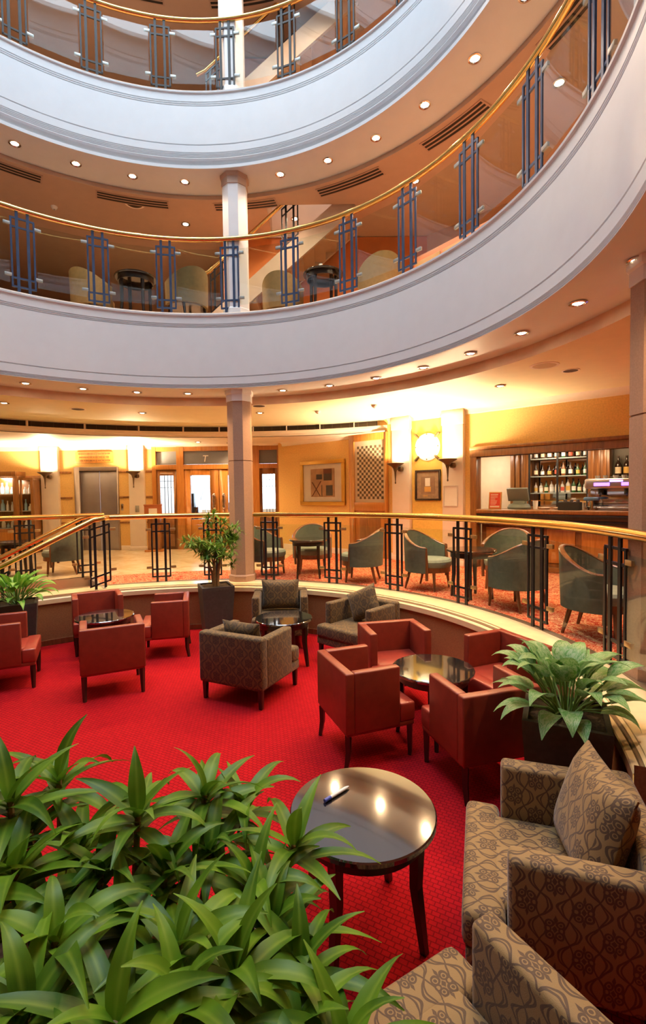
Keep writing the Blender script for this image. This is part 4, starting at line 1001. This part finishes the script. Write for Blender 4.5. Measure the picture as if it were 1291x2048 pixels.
def armchair(label, m, cush=True):
    t = thing('armchair', label, 'armchair', (0, 0, 0), 0, 'gold and brown patterned armchairs')
    w, yb, ya, z0 = .385, -.40, .20, .19
    b = B(); b.box(-w, yb, z0, w, yb + .12, .705); b.done('backrest', m, t, .03, 3)
    for s in (-1, 1):
        x0, x1 = sorted((s * w, s * (w - .105)))
        b = B(); b.box(x0, yb + .10, z0, x1, ya, .685); b.done('armrest', m, t, .026, 3)
    b = B(); b.box(-w + .105, yb + .12, .27, w - .105, .26, .43); b.box(-w + .008, ya + .006, .27, w - .008, .375, .43); b.done('seat_cushion', m, t, .035, 3)
    b = B(); b.box(-w + .01, yb + .01, z0 - .005, w - .01, .36, .28); b.done('seat_frame', m, t, .012)
    for sx in (-1, 1):
        for y in (yb + .05, .32):
            b = B(); b.box(sx * (w - .045) - .024, y - .024, 0, sx * (w - .045) + .024, y + .024, z0 + .01, taper=.006); b.done('leg', DKWOOD, t, .003)
    return t
def loose_cushion(loc, rz, tilt, label, m, w=.50, h=.40, th=.15, roll=0):
    o = cushion_mesh(w, h, th).done('cushion', m, None, ang=60); o.location = loc; o.rotation_euler = (tilt, roll, rz); return tag(o, label, 'cushion', 'patterned loose cushions')
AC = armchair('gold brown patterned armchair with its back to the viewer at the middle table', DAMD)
def place(o, c, f): o.location = (c[0], c[1], 0); o.rotation_euler = (0, 0, head(f))
place(AC, (-.78, 5.07), (.44, .9))
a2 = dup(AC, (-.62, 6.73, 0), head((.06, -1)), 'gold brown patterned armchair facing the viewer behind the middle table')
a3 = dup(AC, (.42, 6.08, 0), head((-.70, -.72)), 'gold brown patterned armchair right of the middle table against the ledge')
AF = armchair('large patterned armchair on the right edge with seat and both arms in view', DAMF); place(AF, (1.0, 2.09), (-.95, .31))
dup(AF, (.32, 1.22, 0), head((-.5, .86)), 'patterned armchair at the bottom edge, mostly out of the frame')
def chair_cushion(c, f, label, m, back=.17, z=.62, w=.52, h=.40, tilt=.22, side=0, yaw=0, th=.15, roll=0):
    n = hypot(*f); f = (f[0] / n, f[1] / n); r = (f[1], -f[0])
    return loose_cushion((c[0] - f[0] * back + r[0] * side, c[1] - f[1] * back + r[1] * side, z), head(f) + yaw, tilt, label, m, w, h, th, roll)
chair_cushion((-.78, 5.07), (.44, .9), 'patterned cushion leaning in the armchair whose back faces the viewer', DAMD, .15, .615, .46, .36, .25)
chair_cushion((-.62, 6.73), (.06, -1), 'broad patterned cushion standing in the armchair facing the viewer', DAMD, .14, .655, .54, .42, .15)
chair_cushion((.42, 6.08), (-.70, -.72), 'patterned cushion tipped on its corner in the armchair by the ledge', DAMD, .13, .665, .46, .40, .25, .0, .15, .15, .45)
chair_cushion((1.0, 2.09), (-.95, .31), 'big patterned cushion leaning back in the large armchair at the right edge', DAMF, .17, .655, .56, .46, .34, .04, .12, .17, .08)

# ------------------------------------------------------------------ blue-grey tub chairs on the upper floor
def tub_shell(w, d, zlo, hb, hf, th, m, t, name='tub_shell', spread=112, rimm=None):
    n = 26; b = B(); o_, i_ = [], []
    def P(a, k, z): return (k * w * sin(a) * (1 + .06 * (z - zlo)), -k * d * cos(a) * (1 + .10 * (z - zlo)), z)
    rim = []
    for q in range(n + 1):
        a = rad(-spread + 2 * spread * q / n); u_ = abs(q / n * 2 - 1)
        s = .5 + .5 * cos(pi * min(1, u_ ** 1.1)); top_ = hf + (hb - hf) * s
        o_.append((P(a, 1, zlo), P(a, 1, top_))); i_.append((P(a, 1 - th / w, zlo), P(a, 1 - th / w, top_ - .005))); rim.append(P(a, 1 - th / w / 2, top_ + .004))
    def v(p): return b.bm.verts.new(p)
    V = [[v(o_[q][0]), v(o_[q][1]), v(i_[q][1]), v(i_[q][0])] for q in range(n + 1)]
    for q in range(n):
        for k in range(4): b.bm.faces.new((V[q][k], V[q][(k + 1) % 4], V[q + 1][(k + 1) % 4], V[q + 1][k]))
    b.bm.faces.new(V[0]); b.bm.faces.new(V[-1][::-1])
    sh_ = b.done(name, m, t, ang=50)
    if rimm:
        B().tube(rim, th * .55, 8, flat=.5).done('wooden_rim', rimm, t)
        for e in (0, -1):
            B().tube([V_ for V_ in (rim[e], (rim[e][0] * 1.0, rim[e][1] + .012, (rim[e][2] + zlo) / 2), (rim[e][0] * .96, rim[e][1] + .01, zlo - .10))], .022, 8).done('arm_front', rimm, t)
def blue_chair(label, m=None, ms=None, rimm=None, legm=None, grp='grey-green tub chairs', name='tub_chair', cat='chair'):
    t = thing(name, label, cat, (0, 0, 0), 0, grp)
    tub_shell(.345, .335, .26, .83, .61, .048, m or TEAL, t, 'tub_shell', 112, rimm)
    b = B(); b.lathe([(0, .33), (.28, .33), (.295, .36), (.295, .41), (.27, .44), (0, .445)], 28, (0, .035)); b.done('seat_cushion', ms or TEALS, t)
    b = B(); b.lathe([(0, .26), (.292, .26), (.292, .335), (0, .335)], 28, (0, .02)); b.done('seat_frame', legm or MAHO, t)
    for sx in (-1, 1):
        for y, yo in ((.19, .02), (-.19, -.07)):
            b = B(); b.tube([(sx * .20, y, .28), (sx * .21, y + yo * .5, .13), (sx * .22, y + yo, 0)], .02, 6, rs=[.026, .021, .015]); b.done('leg', legm or MAHO, t)
    return t
BC = blue_chair('grey-green tub chair right of the small table by the column', rimm=MAHO); place(BC, (.60, 7.60), (-.95, .25)); BC.location.z = U
for c, f, lab in (((-.20, 8.52), (0, -1), 'grey-green tub chair facing the viewer behind the small table by the column'), ((-.98, 8.30), (.9, -.4), 'grey-green tub chair partly hidden by the column'),
                  ((1.52, 6.94), (.75, -.65), 'grey-green tub chair left of the dark table in front of the pilasters'), ((2.30, 5.72), (-.45, .9), 'grey-green tub chair with its back against the glass in front of the bar'),
                  ((2.62, 6.86), (-.6, -.75), 'grey-green tub chair between the dark table and the bar front'), ((2.66, 4.62), (.70, -.72), 'grey-green tub chair nearest the right column'), ((-4.75, 8.72), (-.9, -.3), 'grey-green tub chair beyond the steps in front of the lift')):
    dup(BC, (c[0], c[1], U), head(f), lab)
def upper_table(label, h=.64, r=.32):
    t = thing('round_table', label, 'table', (0, 0, U), 0, 'dark wood tables on the upper floor')
    b = B(); b.lathe([(0, h - .03), (r - .01, h - .03), (r, h - .02), (r, h - .006), (r - .006, h), (0, h)], 48); b.done('table_top', mat('dark_polished_top', (.03, .016, .011), .12, coat=.8), t, ang=30)
    b = B(); b.lathe([(r - .07, h - .10), (r - .05, h - .10), (r - .05, h - .03), (r - .07, h - .03), (r - .07, h - .10)], 40); b.done('apron', DKWOOD, t)
    for k in range(4):
        a = pi / 4 + k * pi / 2; q = r - .09
        b = B(); b.tube([(q * cos(a), q * sin(a), h - .035), (q * cos(a), q * sin(a), .3), ((q + .03) * cos(a), (q + .03) * sin(a), 0)], .02, 6, rs=[.032, .026, .018]); b.done('leg', DKWOOD, t)
    return t
UT = upper_table('small dark round table right of the column behind the glass'); UT.location = (-.25, 8.0, U)
dup(UT, (1.94, 6.28, U), .3, 'dark round table between the tub chairs in front of the bar'); dup(UT, (2.92, 3.98, U), .3, 'dark round table half hidden by the right column'); dup(UT, (-5.32, 8.32, U), .3, 'dark table beyond the steps at the left edge')

# ------------------------------------------------------------------ planters and plants
def planter(label, cat, loc, rz, w=.46, wb=.36, h=.77, group=None, wy=None):
    t = thing('potted_plant', label, cat, loc, rz, group); wy = wy or w; q = (w - wb) / 2
    b = B(); b.box(-w / 2, -wy / 2, 0, w / 2, wy / 2, h - .04, taper=q); b.box(-w / 2, -wy / 2, h - .04, w / 2, -wy / 2 + .03, h); b.box(-w / 2, wy / 2 - .03, h - .04, w / 2, wy / 2, h); b.box(-w / 2, -wy / 2 + .03, h - .04, -w / 2 + .03, wy / 2 - .03, h); b.box(w / 2 - .03, -wy / 2 + .03, h - .04, w / 2, wy / 2 - .03, h)
    b.done('planter', PLANTER, t)
    b = B(); nn = 10
    g = [[b.bm.verts.new((-w / 2 + .03 + (w - .06) * i / nn, -wy / 2 + .03 + (wy - .06) * j / nn, h - .03 + random.uniform(0, .02))) for j in range(nn + 1)] for i in range(nn + 1)]
    for i in range(nn):
        for j in range(nn): b.bm.faces.new((g[i][j], g[i + 1][j], g[i + 1][j + 1], g[i][j + 1]))
    b.done('soil', SOIL, t)
    return t
# slender little tree in the tall planter beside the column
random.seed(21)
t = planter('slender green tree in a tall charcoal planter beside the column', 'plant', (-1.60, 7.06, 0), .40, .46, .36, .77)
b = B(); tips = []
for k in range(5):
    a = k * 1.27 + .3; r0 = .03; r1 = random.uniform(.10, .20); zt = random.uniform(.42, .62)
    pts = [(r0 * cos(a), r0 * sin(a), .74), ((r0 + .02) * cos(a), (r0 + .02) * sin(a), .95), ((r1 * .6) * cos(a), (r1 * .6) * sin(a), .77 + zt * .7), (r1 * cos(a), r1 * sin(a), .77 + zt)]
    b.tube(pts, .02, 7, rs=[.022, .019, .014, .009]); tips.append(pts[-1])
    for q in range(3):
        a2 = a + random.uniform(-1.2, 1.2); p = Vector(pts[2]) + Vector((cos(a2) * .16, sin(a2) * .16, random.uniform(.05, .30))); b.tube([pts[2], tuple((Vector(pts[2]) + p) / 2 + Vector((0, 0, .03))), tuple(p)], .008, 5, rs=[.010, .008, .005]); tips.append(tuple(p))
b.done('stem', STEM, t)
b = B()
tips += [(-.35, -.05, 1.42), (-.30, .1, 1.30), (.22, -.05, 1.05), (.15, .1, 1.62), (-.05, .0, 1.66), (.30, 0, 1.50)]
for p in tips:
    for c in range(4):
        q = Vector(p) + Vector((random.gauss(0, .055), random.gauss(0, .055), random.gauss(.03, .05)))
        for k in range(13):
            b.leaf(q, random.uniform(0, 2 * pi), random.uniform(-.5, 1.2), random.uniform(.09, .15), random.uniform(.016, .026), random.uniform(.5, 1.4), 4, random.uniform(-.4, .4))
b.done('foliage', LEAFS, t)
# variegated plant at the right
def broad_plant(label, loc, rz, m, seed, nleaf, Lr, Wr, h=.77, w=.46):
    random.seed(seed); t = planter(label, 'plant', loc, rz, w, w - .10, h)
    b = B(); sb = B()
    for k in range(nleaf):
        az = k * 2.39996 + random.uniform(-.2, .2); u_ = k / nleaf
        el0 = 1.45 - 1.15 * u_ + random.uniform(-.12, .12); pet = .10 + .20 * (1 - abs(u_ - .35)) * random.uniform(.8, 1.1)
        base = Vector((cos(az) * .03 * random.uniform(.5, 2.2), sin(az) * .03 * random.uniform(.5, 2.2), h - .02))
        tip = base + Vector((cos(az) * cos(el0), sin(az) * cos(el0), max(.35, sin(el0)))) * pet
        sb.tube([base, (base + tip) / 2 + Vector((0, 0, .02)), tip], .006, 5)
        b.leaf(tip, az, el0 * .8 + .05, random.uniform(*Lr), random.uniform(*Wr), random.uniform(1.0, 2.2), 8, random.uniform(-.35, .35), .22, 1, .62)
    sb.done('stem', mat('green_stem', (.16, .28, .07), .6), t); b.done('foliage', m, t); return t
broad_plant('silvery variegated broad leaved plant in a dark planter beside the patterned armchair', (1.44, 2.84, 0), -.45, LEAFV, 31, 50, (.20, .28), (.10, .145), .77, .46)
broad_plant('bright green broad leaved plant in a charcoal planter at the left edge', (-3.92, 6.08, 0), .5, LEAFT, 33, 46, (.20, .28), (.085, .12), .77, .46)
# big foreground planting
random.seed(41)
fx, fy = -.72, 1.28
t = planter('big bushy strap leaved plant filling the lower left corner', 'plant', (fx, fy, 0), .0, .95, .85, .62, None, .62)
b = B(); sb = B()
HEADP = [(-0.959, 1.42, 1.185), (-0.923, 1.62, 1.125), (-0.573, 1.42, 1.141), (-0.422, 1.62, 1.064), (-0.298, 1.66, 0.991), (-0.108, 1.5, 0.972), (-0.638, 1.08, 1.069), (-0.356, 1.1, 1.039), (-0.07, 1.16, 0.924), (-0.22, 1.36, 0.952), (-0.324, 0.99, 1.023), (-0.645, 1.32, 1.036), (-0.845, 1.26, 1.101), (-0.216, 1.06, 1.01), (-0.43, 0.92, 1.054), (-0.609, 0.92, 1.067), (-0.078, 1.02, 0.911), (-0.468, 1.34, 1.017), (-0.368, 1.46, 0.99), (-0.752, 1.42, 1.042), (-0.155, 1.28, 0.919), (-0.535, 1.22, 0.973), (-0.953, 1.5, 1.034), (-0.924, 1.2, 1.064), (-1.137, 1.45, 1.105), (0.031, 0.98, 0.9)]      # growing tips of the stems, metres
for i, tip in enumerate(HEADP):
    P = Vector(tip) - Vector((fx, fy, 0))
    root = Vector((max(-.40, min(.40, P.x * .75)), max(-.26, min(.26, P.y * .7)), .58))
    sb.tube([root, root * .45 + P * .55 + Vector((0, 0, -.06)), P], .01, 6, rs=[.013, .011, .009])
    nl = random.randint(13, 16)
    for k in range(nl):
        u_ = k / nl; az = k * 2.39996 + i; el = 1.25 - 1.15 * u_ ** .6 + random.uniform(-.2, .2)
        L = random.uniform(.22, .32) * (.72 + .28 * min(1, u_ * 2.5))
        b.leaf(P - Vector((0, 0, .07 * u_)), az, el, L, random.uniform(.038, .052), random.uniform(.7, 2.1), 9, random.uniform(-.7, .7), .3, 1, .66)
    for k in range(4):      # lower leaves along the stem
        q = P + (root - P) * random.uniform(.15, .55); b.leaf(q, random.uniform(0, 6.28), random.uniform(-.2, .5), random.uniform(.18, .25), random.uniform(.034, .046), random.uniform(.8, 1.8), 6, random.uniform(-.5, .5), .3, 1, .70)
sb.done('stem', STEM, t); b.done('foliage', LEAF, t)

# ------------------------------------------------------------------ first gallery furniture seen through the glass
GC = blue_chair('mustard tub chair behind the first balcony glass, left of the white column', BEIGE, BEIGE, None, DKWOOD, 'mustard tub chairs of the gallery', 'tub_chair', 'chair')
GC.location = (-2.2, 8.08, L1); GC.rotation_euler = (0, 0, head((-.75, .6)))
for c, f, lab in (((-.63, 8.35), (.2, .95), 'mustard tub chair behind the first balcony glass, right of the white column'), ((.95, 7.75), (-.2, .9), 'mustard tub chair under the sloping brass rail of the first balcony'), ((-3.75, 8.1), (.5, .8), 'mustard tub chair behind the first balcony glass at the left')):
    dup(GC, (c[0], c[1], L1), head(f), lab)
GT = upper_table('dark round table behind the first balcony glass left of the column', .76, .33); GT.location = (-3.02, 8.05, L1)
dup(GT, (.06, 8.02, L1), .2, 'dark round table behind the first balcony glass below the stairs')
b = B(); b.lathe([(0, 0), (.03, 0), (.006, .01), (.006, .07), (.035, .11), (.032, .15), (.03, .15), (.03, .11), (0, .085)], 14); o = tag(b.done('wine_glass', mat('clear_tumbler', (.72, .74, .72), .08)), 'wine glass on the gallery table below the stairs', 'glass'); o.location = (.02, 8.0, L1 + .76)
t = thing('sideboard', 'low orange wood sideboard behind the first balcony glass at the right', 'sideboard', (*on_circle(38, 4.75), L1), rad(38) + pi / 2)
b = B(); b.box(-.75, -.2, 0, .75, .2, .62); b.done('carcass', mat('orange_red_wood', (.52, .15, .04), .4), t, .01)
for k in range(3): b = B(); b.box(-.70 + k * .48, .195, .08, -.26 + k * .48, .215, .54); b.done('door', mat('gold_edge_panel', (.42, .22, .05), .4), t, .008)
# gallery staircases (first to second, second to third)
def gallery_stair(z0, label):
    t = thing('staircase', label, 'stairs', (0, 0, z0)); n = 19; x0, run, rise = -1.95, .205, 3.353 / 19
    b = B()
    for k in range(n): b.box(x0 + k * run, 8.52, rise * k + .0, x0 + (k + 1) * run + .02, 9.35, rise * (k + 1))
    b.done('tread', MATS['gallery_floor_carpet'], t, smooth=False)
    for y in (8.46, 9.36):
        b = B(); xe = x0 + n * run
        v = [(x0 - .12, -.02), (x0 + .12, -.02), (xe + .05, 3.20), (xe + .05, 3.45), (xe - .1, 3.52), (x0 - .12, .16)]
        f = [b.bm.verts.new((p[0], y, p[1])) for p in v]; g_ = [b.bm.verts.new((p[0], y + .06, p[1])) for p in v]
        b.bm.faces.new(f); b.bm.faces.new(g_[::-1])
        for i in range(6): b.bm.faces.new((f[i], f[(i + 1) % 6], g_[(i + 1) % 6], g_[i]))
        b.done('stair_string', mat('cream_stair_string', (.66, .52, .38), .5), t, smooth=False)
    B().tube([(x0 - .1, 8.49, .98), (x0 + .05, 8.49, 1.05), (xe, 8.49, 4.40)], .03, 10).done('handrail', BRASS, t)
    for k in (0, 1.25, 2.5, 3.5):
        o = post_mesh(DARKM, .98, rise / run).done('post', DARKM, t, smooth=False); o.location = (x0 + .2 + k, 8.49, (k + .3) * rise / run)
gallery_stair(L1, 'cream sided staircase rising to the right behind the first balcony'); gallery_stair(L2, 'cream sided staircase rising to the right behind the uppermost visible balcony')
ORANGE = mat('orange_gallery_wall', (.62, .20, .05), .7)
for nm, z0 in (('wall_stair_first', L1), ('wall_stair_second', L2)):
    b = B(); b.box(-1.9, 9.47, z0, 3.0, 9.55, z0 + 2.1); struct(b.done(nm, ORANGE, smooth=False), 'orange wall behind the gallery stairs')

# ------------------------------------------------------------------ light, camera, render settings
w = bpy.data.worlds.new('daylight'); SC.world = w; w.use_nodes = True
bg = w.node_tree.nodes['Background']; bg.inputs[0].default_value = (.70, .85, 1.0, 1); bg.inputs[1].default_value = 6.0
pt = bpy.data.lights.new('skylight_portal', 'AREA'); pt.shape = 'DISK'; pt.size = 7.4; pt.cycles.is_portal = True
po = bpy.data.objects.new('skylight_portal', pt); COL.objects.link(po); po.location = (CX, CY, 15.5)
for x in (-3.9, -1.3):
    q = bpy.data.lights.new('window_portal', 'AREA'); q.shape = 'RECTANGLE'; q.size = 2.3; q.size_y = 1.85; q.cycles.is_portal = True
    qo = bpy.data.objects.new('window_portal', q); COL.objects.link(qo); qo.location = (x, 17.75, 2.48); qo.rotation_euler = (pi / 2, 0, pi)
    qo.rotation_euler = (-pi / 2, 0, 0)

cam = bpy.data.cameras.new('camera'); co = bpy.data.objects.new('camera', cam); COL.objects.link(co)
cr, sr, cp, sp_ = cos(-.0144), sin(-.0144), cos(-.0394), sin(-.0394)
right = Vector((cr, -sp_ * sr, cp * sr)); up = Vector((-sr, -sp_ * cr, cp * cr)); back = -Vector((0, cp, sp_))
Mx = Matrix((right, up, back)).transposed().to_4x4(); Mx.translation = Vector((0, 0, 2.10)); co.matrix_world = Mx
cam.sensor_fit = 'VERTICAL'; cam.sensor_height = 36; cam.lens = 961.27 / 2048 * 36; cam.clip_start = .05
SC.camera = co
SC.view_settings.view_transform = 'Standard'; SC.view_settings.look = 'None'; SC.view_settings.exposure = 0.7; SC.view_settings.gamma = 1; SC.view_settings.use_curve_mapping = False
cy = SC.cycles; cy.use_denoising = True; cy.max_bounces = 8; cy.diffuse_bounces = 4; cy.glossy_bounces = 4; cy.transparent_max_bounces = 16; cy.transmission_bounces = 4
cy.caustics_reflective = False; cy.caustics_refractive = False; cy.sample_clamp_indirect = 4; cy.sample_clamp_direct = 20; cy.use_adaptive_sampling = True; cy.adaptive_threshold = .03
